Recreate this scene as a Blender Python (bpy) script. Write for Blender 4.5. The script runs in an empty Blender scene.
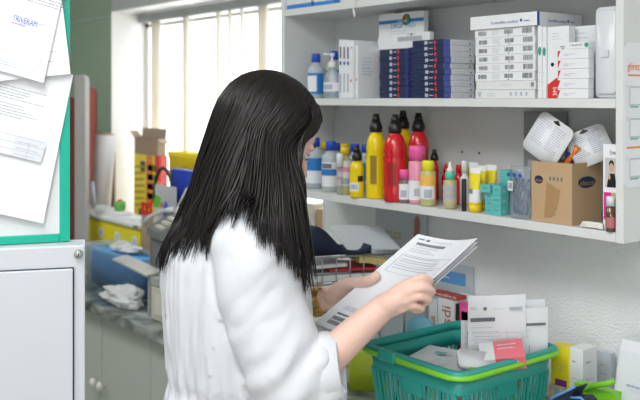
import bpy, bmesh, math, random
from mathutils import Vector, Matrix, noise
from mathutils.bvhtree import BVHTree
random.seed(7)
R = math.radians
S = bpy.context.scene
COL = S.collection

# ------------------------------------------------------------ camera, sky, lamps, exposure
CY, SY = 0.7835, 0.6214                 # the camera looks along (-CY, SY); the wall of shelves runs along X
F = 889.0
HZ = 98.0                               # eye level row in a 640x400 frame
EYE = 1.6
cam_d = bpy.data.cameras.new('camera'); cam = bpy.data.objects.new('camera', cam_d); COL.objects.link(cam)
cam.location = (0, 0, EYE); cam.rotation_euler = (R(90), 0, math.asin(CY))
cam_d.sensor_width = 36; cam_d.lens = F / 640 * 36; cam_d.shift_y = -(200 - HZ) / 640
cam_d.clip_start = 0.05
S.camera = cam
cam_d.dof.use_dof = True; cam_d.dof.focus_distance = 1.85; cam_d.dof.aperture_fstop = 4.5
w = bpy.data.worlds.new('daylight'); S.world = w; w.use_nodes = True
w.node_tree.nodes['Background'].inputs[0].default_value = (0.93, 0.97, 1, 1)
w.node_tree.nodes['Background'].inputs[1].default_value = 2.0
def area(name, loc, rot, sx, sy, power, col=(1, 1, 1)):
    l = bpy.data.lights.new(name, 'AREA'); l.shape = 'RECTANGLE'; l.size = sx; l.size_y = sy; l.energy = power; l.color = col
    o = bpy.data.objects.new(name, l); COL.objects.link(o); o.location = loc; o.rotation_euler = rot
    return o
area('window_daylight', (-3.02, 2.25, 1.55), (R(-90), 0, 0), 1.5, 1.1, 22, (0.95, 0.98, 1))
area('ceiling_lamp_light', (-0.9, 0.1, 2.53), (0, 0, 0), 1.2, 0.6, 19, (0.97, 0.99, 1))
area('ceiling_lamp_light', (0.7, -0.6, 2.53), (0, 0, 0), 1.2, 0.6, 19, (0.97, 0.99, 1))
area('ceiling_lamp_light', (-3.2, 0.3, 2.53), (0, 0, 0), 1.2, 0.6, 12, (0.97, 0.99, 1))
area('back_room_fill_light', (0.9, -1.9, 1.5), (R(90), 0, R(-20)), 1.8, 1.6, 24, (0.96, 0.98, 1))  # added fill lamp behind the camera; the wall there has no window
vs = S.view_settings
vs.view_transform = 'Standard'; vs.look = 'None'; vs.gamma = 1; vs.use_curve_mapping = False
vs.exposure = 0.08

# ------------------------------------------------------------ helpers
def xw(px, y):                          # X along the wall of a thing seen at photo column px standing at wall distance y
    k = (px - 320) / F
    t = y / (SY + CY * k)
    return t * (-CY + SY * k)
def dep(px, y):
    return y / (SY + CY * (px - 320) / F)
def zw(px, py, y):
    return EYE - (py - HZ) / F * dep(px, y)
def C(px, py, d):                       # point at depth d in the person's own frame
    return Vector(((px - 320) / F * d, d, EYE - (py - HZ) / F * d))
def W(c):                               # person frame to room
    return Vector((-CY * c[1] + SY * c[0], SY * c[1] + CY * c[0], c[2]))

MATS = {}
def mat(name, col, rough=0.55, metal=0, trans=0, alpha=1, bump=0, bscale=60, var=0.03, emis=None, spec=0.5, sub=0, coat=0, stretch=None):
    if name in MATS: return MATS[name]
    m = bpy.data.materials.new(name); m.use_nodes = True
    nt = m.node_tree; b = nt.nodes['Principled BSDF']
    c = tuple(col) + (1,)
    tc = nt.nodes.new('ShaderNodeTexCoord'); nz = nt.nodes.new('ShaderNodeTexNoise'); nz.inputs['Scale'].default_value = bscale if bump else 12
    nz.inputs['Detail'].default_value = 3
    mp = nt.nodes.new('ShaderNodeMapping')
    if stretch: mp.inputs['Scale'].default_value = stretch
    nt.links.new(tc.outputs['Object'], mp.inputs[0]); nt.links.new(mp.outputs[0], nz.inputs['Vector'])
    mx = nt.nodes.new('ShaderNodeMix'); mx.data_type = 'RGBA'
    mx.inputs[6].default_value = tuple(max(0, x * (1 - var)) for x in col) + (1,)
    mx.inputs[7].default_value = tuple(min(1, x * (1 + var)) for x in col) + (1,)
    nt.links.new(nz.outputs['Fac'], mx.inputs[0]); nt.links.new(mx.outputs[2], b.inputs['Base Color'])
    b.inputs['Roughness'].default_value = rough; b.inputs['Metallic'].default_value = metal
    b.inputs['Transmission Weight'].default_value = trans; b.inputs['Alpha'].default_value = alpha
    b.inputs['Specular IOR Level'].default_value = spec
    b.inputs['Coat Weight'].default_value = coat
    if sub: b.inputs['Subsurface Weight'].default_value = sub; b.inputs['Subsurface Radius'].default_value = (0.02, 0.008, 0.004); b.inputs['Subsurface Scale'].default_value = 0.4
    if emis: b.inputs['Emission Color'].default_value = tuple(emis[:3]) + (1,); b.inputs['Emission Strength'].default_value = emis[3]
    if bump:
        bp = nt.nodes.new('ShaderNodeBump'); bp.inputs['Strength'].default_value = bump; bp.inputs['Distance'].default_value = 0.004
        nt.links.new(nz.outputs['Fac'], bp.inputs['Height']); nt.links.new(bp.outputs[0], b.inputs['Normal'])
    MATS[name] = m
    return m

TXT = {}
def text_geo(s):
    if s in TXT: return TXT[s]
    cu = bpy.data.curves.new('t', 'FONT'); cu.body = s; cu.size = 1; cu.resolution_u = 2
    o = bpy.data.objects.new('t', cu)
    me = o.to_mesh()
    vs_ = [v.co.copy() for v in me.vertices]; fs = [tuple(p.vertices) for p in me.polygons]
    o.to_mesh_clear(); bpy.data.objects.remove(o); bpy.data.curves.remove(cu)
    wd = max((v.x for v in vs_), default=1)
    TXT[s] = (vs_, fs, wd)
    return TXT[s]

def front(y): return Matrix(((1, 0, 0, 0), (0, 0, -1, y), (0, 1, 0, 0), (0, 0, 0, 1)))       # face towards -y
def side(x): return Matrix(((0, 0, 1, x), (1, 0, 0, 0), (0, 1, 0, 0), (0, 0, 0, 1)))        # face towards +x
def top(z): return Matrix(((1, 0, 0, 0), (0, 1, 0, 0), (0, 0, 1, z), (0, 0, 0, 1)))

class MB:
    def __init__(s): s.v = []; s.f = []; s.m = []; s.sm = []; s.mats = []; s.M = None
    def mi(s, m):
        if m not in s.mats: s.mats.append(m)
        return s.mats.index(m)
    def add(s, vs_, fs, m, smooth=False):
        o = len(s.v)
        for v in vs_:
            v = Vector(v)
            if s.M is not None: v = s.M @ v
            s.v.append(v)
        i = s.mi(m)
        for f in fs: s.f.append([a + o for a in f]); s.m.append(i); s.sm.append(smooth)
        return s
    def box(s, x0, x1, y0, y1, z0, z1, m):
        vs_ = [(x, y, z) for z in (z0, z1) for y in (y0, y1) for x in (x0, x1)]
        return s.add(vs_, [(0, 2, 3, 1), (4, 5, 7, 6), (0, 1, 5, 4), (1, 3, 7, 5), (3, 2, 6, 7), (2, 0, 4, 6)], m)
    def quad(s, Fm, u0, v0, u1, v1, m, w_=0.0005):
        return s.add([Fm @ Vector(p) for p in ((u0, v0, w_), (u1, v0, w_), (u1, v1, w_), (u0, v1, w_))], [(0, 1, 2, 3)], m)
    def poly(s, Fm, pts, m, w_=0.0006):
        return s.add([Fm @ Vector((p[0], p[1], w_)) for p in pts], [tuple(range(len(pts)))], m)
    def disc(s, Fm, u, v, r, m, w_=0.0007, n=20, ry=None):
        ry = ry or r
        return s.poly(Fm, [(u + r * math.cos(6.2832 * i / n), v + ry * math.sin(6.2832 * i / n)) for i in range(n)], m, w_)
    def bars(s, Fm, u, v, w_, h, m, seed=1, n=11):
        rr = random.Random(seed); x = u
        step = w_ / n
        for i in range(n):
            a = step * rr.uniform(.35, .8); s.quad(Fm, x, v, x + a, v + h, m, .0007); x += step
        return s
    def lines(s, Fm, u, v, w_, n, pitch, m, th=0.0008, seed=1):
        rr = random.Random(seed)
        for i in range(n):
            x = u; e = u + w_ * rr.uniform(.6, 1)
            while x < e:
                l = rr.uniform(.004, .014); s.quad(Fm, x, v - i * pitch, min(x + l, e), v - i * pitch + th, m, .0007); x += l + .0015
        return s
    def text(s, Fm, t, u, v, size, m, w_=0.0009, width=None, rot=0):
        vs_, fs, wd = text_geo(t)
        k = size if width is None else width / wd
        c, q = math.cos(rot), math.sin(rot)
        pts = [Fm @ Vector((u + (p.x * c * k - p.y * q * size), v + (p.x * q * k + p.y * c * size), w_)) for p in vs_]
        return s.add(pts, fs, m)
    def rprism(s, w_, d, z0, z1, r, m, n=5, tap=1.0, smooth=True, cx=0, cy=0, edge=0.0):
        def ring(sc, z, off=0):
            out = []
            rr = max(r - off, 1e-4)
            for k, (sx, sy) in enumerate(((1, 1), (-1, 1), (-1, -1), (1, -1))):
                for i in range(n + 1):
                    a = math.pi / 2 * (k + i / n)
                    out.append((cx + ((w_ / 2 - r) * sx + rr * math.cos(a)) * sc, cy + ((d / 2 - r) * sy + rr * math.sin(a)) * sc, z))
            return out
        rings = [ring(1, z0, edge), ring(1, z0 + edge), ring(tap, z1 - edge), ring(tap, z1, edge)] if edge else [ring(1, z0), ring(tap, z1)]
        return s.loft(rings, m, True, smooth)
    def loft(s, rings, m, cap=True, smooth=True):
        n = len(rings[0]); vs_ = [p for r_ in rings for p in r_]; fs = []
        for i in range(len(rings) - 1):
            for j in range(n):
                k = (j + 1) % n
                fs.append((i * n + j, i * n + k, (i + 1) * n + k, (i + 1) * n + j))
        if cap: fs.append(tuple(range(n - 1, -1, -1))); fs.append(tuple((len(rings) - 1) * n + j for j in range(n)))
        return s.add(vs_, fs, m, smooth)
    def lathe(s, prof, m, n=20, sx=1, sy=1, cx=0, cy=0):
        return s.loft([[(cx + r * sx * math.cos(6.28318 * j / n), cy + r * sy * math.sin(6.28318 * j / n), z) for j in range(n)] for r, z in prof], m)
    def tube(s, pts, r, m, n=8, closed=False):
        pts = [Vector(p) for p in pts]; rings = []
        N = len(pts); up = None
        for i, p in enumerate(pts):
            a = pts[i - 1] if i > 0 else (pts[-1] if closed else p); b = pts[(i + 1) % N] if (i < N - 1 or closed) else p
            t = (b - a)
            t = t.normalized() if t.length > 1e-9 else Vector((0, 0, 1))
            if up is None:
                up = Vector((0, 0, 1)) if abs(t.z) < .9 else Vector((1, 0, 0))
            e1 = (up - t * up.dot(t)).normalized(); e2 = t.cross(e1); up = e1
            rr = r[i] if isinstance(r, (list, tuple)) else r
            rings.append([p + (e1 * math.cos(6.28318 * j / n) + e2 * math.sin(6.28318 * j / n)) * rr for j in range(n)])
        if closed: rings.append(rings[0])
        return s.loft(rings, m, not closed)
    def ellip(s, c, axes, rads, m, nu=20, nv=12):
        rings = []
        for i in range(1, nv):
            th = math.pi * i / nv
            rings.append([Vector(c) + axes[0] * (rads[0] * math.sin(th) * math.cos(6.28318 * j / nu)) + axes[1] * (rads[1] * math.sin(th) * math.sin(6.28318 * j / nu)) + axes[2] * (-rads[2] * math.cos(th)) for j in range(nu)])
        return s.loft(rings, m)
    def build(s, name, parent=None, bevel=0, mods=None):
        me = bpy.data.meshes.new(name); me.from_pydata([tuple(v) for v in s.v], [], s.f)
        for m in s.mats: me.materials.append(m)
        me.polygons.foreach_set('material_index', s.m); me.polygons.foreach_set('use_smooth', s.sm)
        me.update()
        o = bpy.data.objects.new(name, me); COL.objects.link(o)
        if parent: o.parent = parent
        if bevel:
            b = o.modifiers.new('bevel', 'BEVEL'); b.width = bevel; b.segments = 2; b.limit_method = 'ANGLE'; b.angle_limit = R(40)
        return o
def tag(o, label=None, cat=None, group=None, kind=None):
    if label: o['label'] = label
    if cat: o['category'] = cat
    if group: o['group'] = group
    if kind: o['kind'] = kind
    return o
def thing(name, label, cat, loc=(0, 0, 0), rz=0, group=None):
    o = bpy.data.objects.new(name, None); COL.objects.link(o); o.empty_display_size = .05
    o.location = loc; o.rotation_euler = (0, 0, rz)
    return tag(o, label, cat, group)
def put(o, loc, rz=0, rx=0, ry=0):
    o.location = loc; o.rotation_euler = (rx, ry, rz); return o
def struct(name, mb): return tag(mb.build(name), kind='structure')
ORD = ['lowest', 'second from the bottom', 'third from the bottom', 'fourth from the bottom', 'fifth from the bottom', 'sixth from the bottom', 'seventh from the bottom', 'eighth from the bottom', 'ninth from the bottom', 'topmost']

# common materials
white_wall = mat('white_stucco_wall', (.86, .88, .89), .7, bump=.8, bscale=190, var=.01)
white_rev = mat('white_plaster', (.78, .77, .75), .8, bump=.1, bscale=40)
green_wall = mat('green_paint', (.30, .40, .30), .6, var=.05)
grey_lintel = mat('grey_green_lintel', (.45, .47, .46), .7)  # wall face above the window, darker and greyer than the white wall
floor_m = mat('floor_tile', (.42, .40, .37), .5, var=.1)
ceil_m = mat('ceiling_paint', (.85, .85, .84), .8)
lam = mat('shelf_laminate', (.70, .72, .71), .45, var=.01)
lam_back = mat('shelf_back_laminate', (.64, .66, .66), .5, var=.02)
pw = mat('paper_white', (.82, .84, .87), .6, var=.01)
card_w = mat('carton_white', (.80, .82, .84), .45, var=.01)
card_g = mat('carton_offwhite', (.72, .74, .74), .5, var=.02)
ink = mat('ink_grey', (.16, .17, .20), .6)
ink_l = mat('ink_pale', (.42, .45, .52), .6)
navy = mat('navy_card', (.012, .022, .075), .4)
roy = mat('royal_blue_card', (.10, .13, .45), .4)
blue = mat('blue_print', (.03, .10, .42), .45)
blue2 = mat('mid_blue_print', (.03, .22, .60), .45)
red = mat('red_print', (.65, .03, .02), .45)
black = mat('black_plastic', (.012, .012, .013), .35)
teal = mat('teal_plastic', (.03, .36, .31), .35, var=.03)
teal_f = mat('teal_frame', (.0, .42, .29), .4)
lime = mat('lime_plastic', (.22, .62, .03), .35)
yellow = mat('yellow_plastic', (.88, .66, .0), .3)
yel_card = mat('yellow_card', (.86, .72, .02), .4)
redpl = mat('red_plastic', (.62, .012, .018), .25, coat=.3)
pink = mat('pink_plastic', (.85, .12, .38), .35)
kraft = mat('kraft_card', (.50, .34, .19), .75, var=.05)
kraft_in = mat('kraft_card_inside', (.36, .27, .19), .8)
metal = mat('steel_wire', (.45, .46, .47), .35, metal=.9)
chrome = mat('chrome', (.7, .7, .7), .2, metal=1)
grey_pl = mat('grey_plastic', (.36, .38, .37), .5)
beige = mat('beige_plastic', (.58, .56, .48), .5)
clear = mat('clear_plastic', (.80, .86, .88), .18, trans=.75, alpha=.75)
liquid = mat('clear_liquid_plastic', (.70, .78, .82), .2, trans=.35, alpha=.95)
yliq = mat('yellow_liquid', (.72, .68, .32), .2, trans=.25)
pliq = mat('pink_liquid', (.88, .35, .48), .25, trans=.1)

# ------------------------------------------------------------ the room
YW = 1.79
XL, XR = -3.80, -2.235                   # window opening
b = MB(); b.box(XR, 1.8, YW, YW + .22, 0, 2.6, white_wall); struct('wall_back', b)
b = MB(); b.box(-5.2, XL, YW, YW + .22, 0, 2.6, green_wall); b.box(-5.2, XL, YW - .004, YW, 1.97, 1.98, mat('green_trim', (.36, .46, .37), .4)); struct('wall_back_left', b)
b = MB(); b.box(XL, XR, YW, YW + .22, 2.0, 2.6, grey_lintel); struct('wall_back_top', b)
b = MB(); b.box(XL, XR, YW, YW + .22, 0, 0.97, white_rev); struct('wall_back_bottom', b)
b = MB(); b.box(-5.4, -5.2, -2.2, YW + .22, 0, 2.6, green_wall); struct('wall_left', b)
b = MB(); b.box(1.8, 2.0, -2.2, YW + .22, 0, 2.6, white_rev); struct('wall_right', b)
b = MB(); b.box(-5.4, 2.0, -2.4, -2.2, 0, 2.6, white_rev); struct('wall_front', b)
b = MB(); b.box(-5.4, 2.0, -2.4, YW + .22, -.1, 0, floor_m); struct('floor', b)
b = MB(); b.box(-5.4, 2.0, -2.4, YW + .22, 2.6, 2.7, ceil_m); struct('ceiling', b)
b = MB()                                 # white plaster lining of the opening
b.box(XL, XL + .006, YW - .002, YW + .215, .97, 2.0, white_rev); b.box(XR - .006, XR, YW - .002, YW + .215, .97, 2.0, white_rev)
b.box(XL, XR, YW + .002, YW + .215, 1.994, 2.0, white_rev)
struct('trim_1', b)
fr = mat('window_frame_white', (.72, .71, .66), .5)
b = MB(); yf = YW + .17
for x in (XL + .006, -3.44, -2.27):
    b.box(x, x + .03, yf, yf + .03, .97, 1.99, fr)
b.box(XL, XR, yf, yf + .03, 1.93, 1.945, fr); b.box(XL, XR, yf, yf + .03, .97, 1.0, fr)
win = struct('window_1', b)
gm = bpy.data.materials.new('thin_window_glass'); gm.use_nodes = True; nt = gm.node_tree
tr = nt.nodes.new('ShaderNodeBsdfTransparent'); gl = nt.nodes.new('ShaderNodeBsdfGlossy'); gl.inputs['Roughness'].default_value = .02
mxs = nt.nodes.new('ShaderNodeMixShader'); mxs.inputs[0].default_value = .06
nt.links.new(tr.outputs[0], mxs.inputs[1]); nt.links.new(gl.outputs[0], mxs.inputs[2]); nt.links.new(mxs.outputs[0], nt.nodes['Material Output'].inputs[0])
b = MB(); b.box(XL + .01, XR - .01, yf + .012, yf + .016, .98, 1.99, gm); o = b.build('window_pane', win)
# curtain rail and curtain panels
cm = bpy.data.materials.new('sheer_cream_curtain'); cm.use_nodes = True; nt = cm.node_tree
df = nt.nodes.new('ShaderNodeBsdfDiffuse'); df.inputs[0].default_value = (.84, .80, .72, 1)
tl = nt.nodes.new('ShaderNodeBsdfTranslucent'); tl.inputs[0].default_value = (.84, .79, .70, 1)
wv = nt.nodes.new('ShaderNodeTexWave'); wv.inputs['Scale'].default_value = 300
m1 = nt.nodes.new('ShaderNodeMixShader'); m1.inputs[0].default_value = .33
tr = nt.nodes.new('ShaderNodeBsdfTransparent'); m2 = nt.nodes.new('ShaderNodeMixShader'); m2.inputs[0].default_value = .06
nt.links.new(df.outputs[0], m1.inputs[1]); nt.links.new(tl.outputs[0], m1.inputs[2]); nt.links.new(m1.outputs[0], m2.inputs[1]); nt.links.new(tr.outputs[0], m2.inputs[2])
nt.links.new(m2.outputs[0], nt.nodes['Material Output'].inputs[0])
cur = thing('window_curtain', 'sheer cream curtain hanging in vertical folds from a grey rail in the window', 'curtain', (-3.02, YW + .147, 1.99))
b = MB(); b.box(-.77, .77, -.018, .018, -.038, -.002, grey_pl); b.build('curtain_rail', cur, .003)
def xc(px): return xw(px, YW + .147) + 3.02
for a, e, wav in ((151, 161, 3), (183, 189, 2), (216, 221, 1), (228, 232, 1), (240, 243.5, 1), (258, 268, 3)):
    b = MB(); x0, x1 = xc(a), xc(e); n = 8 * wav; rg = []
    for i in range(n + 1):
        x = x0 + (x1 - x0) * i / n; rg.append((x, .012 * math.sin(i / 8 * 6.283)))
    vs_ = []; fs = []
    for x, y in rg: vs_ += [(x, y, -.04), (x * 1.0 + .004, y * 1.3, -1.0)]
    for i in range(n): fs.append((2 * i, 2 * i + 1, 2 * i + 3, 2 * i + 2))
    b.add(vs_, fs, cm, True); o = b.build('curtain_panel', cur)
    sm = o.modifiers.new('thick', 'SOLIDIFY'); sm.thickness = .001
# ceiling lamps
lamp_e = mat('lamp_diffuser', (1, 1, 1), .5, emis=(1, .98, .96, 2.5))
for x, y, wh in ((-.9, .1, 'nearest the shelves'), (.7, -.6, 'behind the camera'), (-3.2, .3, 'towards the green wall')):
    t = thing('ceiling_lamp', 'white rectangular ceiling lamp ' + wh, 'lamp', (x, y, 2.6), 0, 'ceiling lamps')
    b = MB(); b.box(-.63, .63, -.33, .33, -.055, 0, card_w); b.build('housing', t)
    b = MB(); b.box(-.6, .6, -.3, .3, -.06, -.0555, lamp_e); b.build('diffuser', t)

# ------------------------------------------------------------ counter and base cabinets
ZC = .87
marble = bpy.data.materials.new('grey_green_marble'); marble.use_nodes = True; nt = marble.node_tree; pb = nt.nodes['Principled BSDF']
nz = nt.nodes.new('ShaderNodeTexNoise'); nz.inputs['Scale'].default_value = 9; nz.inputs['Detail'].default_value = 8; nz.inputs['Distortion'].default_value = 1.2
cr = nt.nodes.new('ShaderNodeValToRGB'); cr.color_ramp.elements[0].color = (.05, .065, .06, 1); cr.color_ramp.elements[1].color = (.42, .46, .43, 1)
cr.color_ramp.elements[0].position = .35; cr.color_ramp.elements[1].position = .7
tcn = nt.nodes.new('ShaderNodeTexCoord'); nt.links.new(tcn.outputs['Object'], nz.inputs['Vector']); nt.links.new(nz.outputs['Fac'], cr.inputs[0]); nt.links.new(cr.outputs[0], pb.inputs['Base Color']); pb.inputs['Roughness'].default_value = .3
b = MB(); b.box(-4.9, 1.2, 1.325, YW - .001, ZC - .035, ZC, marble)
tag(b.build('worktop', bevel=.004), 'grey green marble worktop running along the wall under window and shelves', 'worktop')
cabm = mat('pale_green_cabinet_paint', (.50, .54, .49), .45, var=.02)
knobm = mat('porcelain_knob', (.82, .82, .78), .2)
xs = [xw(97, 1.35) + .9 * i for i in (-1, 0, 1, 2, 3, 4)]
xs = [-4.7, xw(97.5, 1.35), -2.24, -1.4, -.5, .4]
whr = ['left of the door seam, by the steel cabinet', 'behind the woman, under the printers', 'under the wire letter tray', 'under the green basket', 'below the right end of the shelves']
for i in range(5):
    x0, x1 = xs[i], xs[i + 1]
    t = thing('base_cabinet', 'pale green base cabinet ' + whr[i], 'cabinet', ((x0 + x1) / 2, YW - .2, 0), 0, 'base cabinets under the worktop')
    h = (x1 - x0) / 2 - .001
    b = MB(); b.box(-h, h, -.205, .195, 0.1, ZC - .036, cabm); b.box(-h, h, -.17, .195, 0, .1, grey_pl); b.build('body', t)
    n = 2
    for j in range(n):
        a = -h + 2 * h * j / n + .002; e = -h + 2 * h * (j + 1) / n - .002
        b = MB(); b.box(a, e, -.224, -.206, .11, ZC - .05, cabm); d = b.build('door', t, .002)
        kx = e - .035 if j == 0 else a + .035
        if i == 0 : kx = e - .02 if j == 1 else kx
        if i == 1 and j == 0: kx = a + .03
        b = MB(); b.M = Matrix.Translation((kx, -.224, .58)) @ Matrix.Rotation(R(90), 4, 'X'); b.lathe([(.005, 0), (.006, .012), (.014, .018), (.016, .026), (.011, .033), (.001, .035)], knobm, 14); b.build('knob', d)

# ------------------------------------------------------------ shelf unit on the wall
SX0, SX1 = -2.196, -1.040
SF = 1.59
ZL, ZM, ZT = 1.327, 1.599, 1.867
ZBOT = ZL - .021
su = thing('wall_shelf_unit', 'white laminate wall shelf unit with three boards above the worktop', 'shelf unit', ((SX0 + SX1) / 2, YW, ZBOT))
ox, oy, oz = su.location
def sbox(name, x0, x1, y0, y1, z0, z1, m, parent=su, bev=.001):
    b = MB(); b.box(x0 - ox, x1 - ox, y0 - oy, y1 - oy, z0 - oz, z1 - oz, m); return b.build(name, parent, bev)
sbox('side_panel', SX0, SX0 + .018, SF, YW - .001, ZBOT, 2.3, lam)
sbox('side_panel', SX1, SX1 + .018, SF, YW - .001, ZBOT, 2.3, lam)
for z in (ZL, ZM, ZT): sbox('shelf_board', SX0 + .0185, SX1 - .0005, SF, YW - .0045, z - .020, z, lam)
sbox('top_board', SX0, SX1 + .018, SF, YW - .001, 2.301, 2.32, lam)
b = MB(); b.box(SX0 + .0185 - ox, SX1 - .0005 - ox, -.004, -.001, .022, .99, lam_back)
hole = mat('hole_dark', (.02, .018, .015), .9)
for px, py in ((462, 152), (479, 153), (610, 60)):
    b.disc(front(-.004), xw(px, YW - .005) - ox, zw(px, py, YW - .005) - oz, .0035, hole)
b.build('back_panel', su)
# leaflet taped to the right side panel
XP = SX1 + .0185
def yside(px): k = (px - 320) / F; return XP / (-CY + SY * k) * (SY + CY * k)
def zs(px, py): k = (px - 320) / F; return EYE - (py - HZ) / F * (XP / (-CY + SY * k))
orange = mat('orange_print', (.85, .25, .05), .5)
b = MB(); Fm = side(0); y0 = yside(624)
lf = thing('instruction_leaflet', 'white instruction leaflet with orange headings taped to the right side of the shelf unit', 'leaflet', (XP, y0, 1.35))
zb, zt = zs(626, 188) - 1.35, zs(626, 42) - 1.35
n = 6; rr = .012
pts = [(rr - rr * math.sin(a * math.pi / 2 / n), zb + rr - rr * math.cos(a * math.pi / 2 / n)) for a in range(n + 1)] + [(0, zt - rr), (rr, zt), (.17, zt), (.17, zb)]
b.add([(0, p[0], p[1]) for p in pts] + [(.0008, p[0], p[1]) for p in pts], [tuple(range(len(pts), 2 * len(pts))), tuple(range(len(pts) - 1, -1, -1))] + [(i, (i + 1) % len(pts), (i + 1) % len(pts) + len(pts), i + len(pts)) for i in range(len(pts))], card_w)
Fm = side(.0008)
def zz(py): return zs(632, py) - 1.35
b.quad(Fm, .012, zz(76), .16, zz(74.5), orange); b.quad(Fm, .008, zz(148.5), .16, zz(146.5), orange)
b.text(Fm, 'glintt', .010, zz(70), .022, orange)
for i, (pa, pb_) in enumerate(((86, 106), (118, 138), (158, 178))):
    b.quad(Fm, .018, zz(pb_), .06, zz(pa), mat('pale_grey_print', (.55, .6, .66), .6)); b.quad(Fm, .02, zz(pb_) + .004, .058, zz(pa) - .004, pw, .0008)
    b.lines(Fm, .024, zz(pa) - .012, .03, 4, .006, blue2, .0014, i)
    b.quad(Fm, .02, zz(pb_) - .003, .05, zz(pb_) - .0005, mat('green_print', (.1, .5, .3), .5), .0009)
    b.text(Fm, str([1, 3, 5][i]), .006, zz(pa) - .006, .012, orange)
b.build('sheet', lf)

# ------------------------------------------------------------ carton helpers
def carton(name, label, cat, x0, x1, y0, y1, z0, z1, m, deco=None, group=None, rz=0, rx=0, ry=0):
    b = MB(); cx, cy = (x0 + x1) / 2, (y0 + y1) / 2; hx, hy, h = (x1 - x0) / 2, (y1 - y0) / 2, z1 - z0
    b.box(-hx, hx, -hy, hy, 0, h, m)
    if deco: deco(b, hx, hy, h)
    o = b.build(name); put(o, (cx, cy, z0), rz, rx, ry)
    return tag(o, label, cat, group)

# ---- middle shelf, left to right (front plane y about 1.62)
e = .0006
def bottle(name, label, cat, x, y, z0, body_prof, body_m, cap_prof, cap_m, group=None, wrap=None, sx=1, sy=1, extra=None, rz=0, capname='cap'):
    t = thing(name, label, cat, (x, y, z0 + e), rz, group)
    b = MB(); b.lathe(body_prof, body_m, 22, sx, sy); b.build('bottle_body', t)
    if cap_prof: b = MB(); b.lathe(cap_prof, cap_m, 18, min(1, (sx + sy) / 2), min(1, (sx + sy) / 2)); b.build(capname, t)
    if wrap:
        r, z_0, z_1, lm, deco = wrap
        b = MB(); n = 18; a0, a1 = R(-165), R(20)
        vs_ = []
        for i in range(n + 1):
            a = a0 + (a1 - a0) * i / n; vs_ += [((r + .0006) * sx * math.cos(a), (r + .0006) * sy * math.sin(a), z_0), ((r + .0006) * sx * math.cos(a), (r + .0006) * sy * math.sin(a), z_1)]
        b.add(vs_, [(2 * i, 2 * i + 2, 2 * i + 3, 2 * i + 1) for i in range(n)], lm, True)
        for (u0, u1, h0, h1, dm) in deco or []:
            vs_ = []; k = 8
            for i in range(k + 1):
                a = a0 + (a1 - a0) * (u0 + (u1 - u0) * i / k); q = r + .0012
                vs_ += [(q * sx * math.cos(a), q * sy * math.sin(a), z_0 + (z_1 - z_0) * h0), (q * sx * math.cos(a), q * sy * math.sin(a), z_0 + (z_1 - z_0) * h1)]
            b.add(vs_, [(2 * i, 2 * i + 2, 2 * i + 3, 2 * i + 1) for i in range(k)], dm, True)
        b.build('label', t)
    if extra: extra(t)
    return t
def bp(r, h, neck=.011, nh=.02, sh=.02):
    return [(r * .9, 0), (r, .004), (r, h - nh - sh), (r * .93, h - nh - sh * .6), (r * .6, h - nh - sh * .15), (neck, h - nh), (neck, h)]
def cp(r, z0, h): return [(r, z0), (r, z0 + h * .8), (r * .92, z0 + h), (r * .3, z0 + h + .0005)]
blab = mat('blue_label', (.02, .20, .55), .4)
wlab = mat('white_label', (.80, .82, .85), .45)
bcap = mat('blue_cap', (.02, .08, .55), .35)
WD = [(.3, .72, .12, .88, wlab)]
y = 1.66
bottle('antiseptic_bottle', 'clear bottle with blue cap and blue label, leftmost on the middle shelf', 'bottle', xw(316, y), y, ZM, bp(.026, .122, .012), liquid, cp(.014, .108, .026), bcap, 'blue capped bottles on the middle shelf', (.026, .012, .075, blab, WD), .95)
y = 1.70
bottle('antiseptic_bottle', 'clear bottle with blue cap standing behind the pump bottle on the middle shelf', 'bottle', xw(334, y), y, ZM, bp(.026, .130, .012), liquid, cp(.014, .116, .026), bcap, 'blue capped bottles on the middle shelf', (.026, .012, .085, blab, [(.45, .8, .15, .9, wlab)]), .95)
def pump(t):
    b = MB(); b.lathe([(.011, .088), (.011, .104), (.004, .106), (.004, .120)], knobm, 14); b.build('collar', t)
    b = MB(); b.lathe([(.008, .1205), (.008, .130), (.003, .1305)], knobm, 12); b.tube([(0, 0, .127), (.0, -.03, .126)], .003, knobm, 6); b.build('pump_head', t)
y = 1.625
bottle('pump_bottle', 'clear pump bottle with white nozzle on the middle shelf', 'bottle', xw(332, y), y, ZM, bp(.024, .09, .010, .006, .03), clear, None, None, None, (.024, .02, .045, wlab, [(.3, .7, .2, .8, ink_l)]), extra=pump)

def spine(k):
    def d(b, hx, hy, h):
        f = front(-hy)
        b.quad(f, -hx * .5, h * .10, hx * .3, h * .42, ink_l); b.disc(f, 0, h * .6, hx * .55, blue, ry=.006); b.quad(f, -hx * .5, h * .68, hx * .4, h * .88, ink)
        s_ = side(hx); b.lines(s_, -hy * .6, h * .8, hy * 1.1, 5, .008, ink_l, .001, k); b.disc(s_, -hy * .5, h * .55, .004, blue2)
    return d
xa = xw(339, 1.63)
wds = ['leftmost', 'second', 'third', 'fourth']
for i in range(4):
    carton('slim_carton', 'slim upright white carton, %s of four beside the pump bottle' % wds[i], 'box', xa + .0165 * i, xa + .0165 * i + .0155, 1.63, 1.735, ZM + e, ZM + .168 - .0015 * i, card_w, spine(i), 'slim white cartons')
xb = xa + .0165 * 4
def bdeco(b, hx, hy, h):
    f = front(-hy); b.lines(f, -hx * .5, h * .8, hx, 8, .008, ink_l, .001, 3); b.disc(f, 0, h * .35, hx * .4, red, ry=.004)
    s_ = side(hx); b.lines(s_, -hy * .6, h * .75, hy, 6, .009, blue2, .001, 4)
carton('slim_carton', 'shorter white carton standing in front of the white slab cartons', 'box', xb + .001, xb + .016, 1.612, 1.70, ZM + e, ZM + .140, card_w, bdeco, 'slim white cartons')
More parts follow.
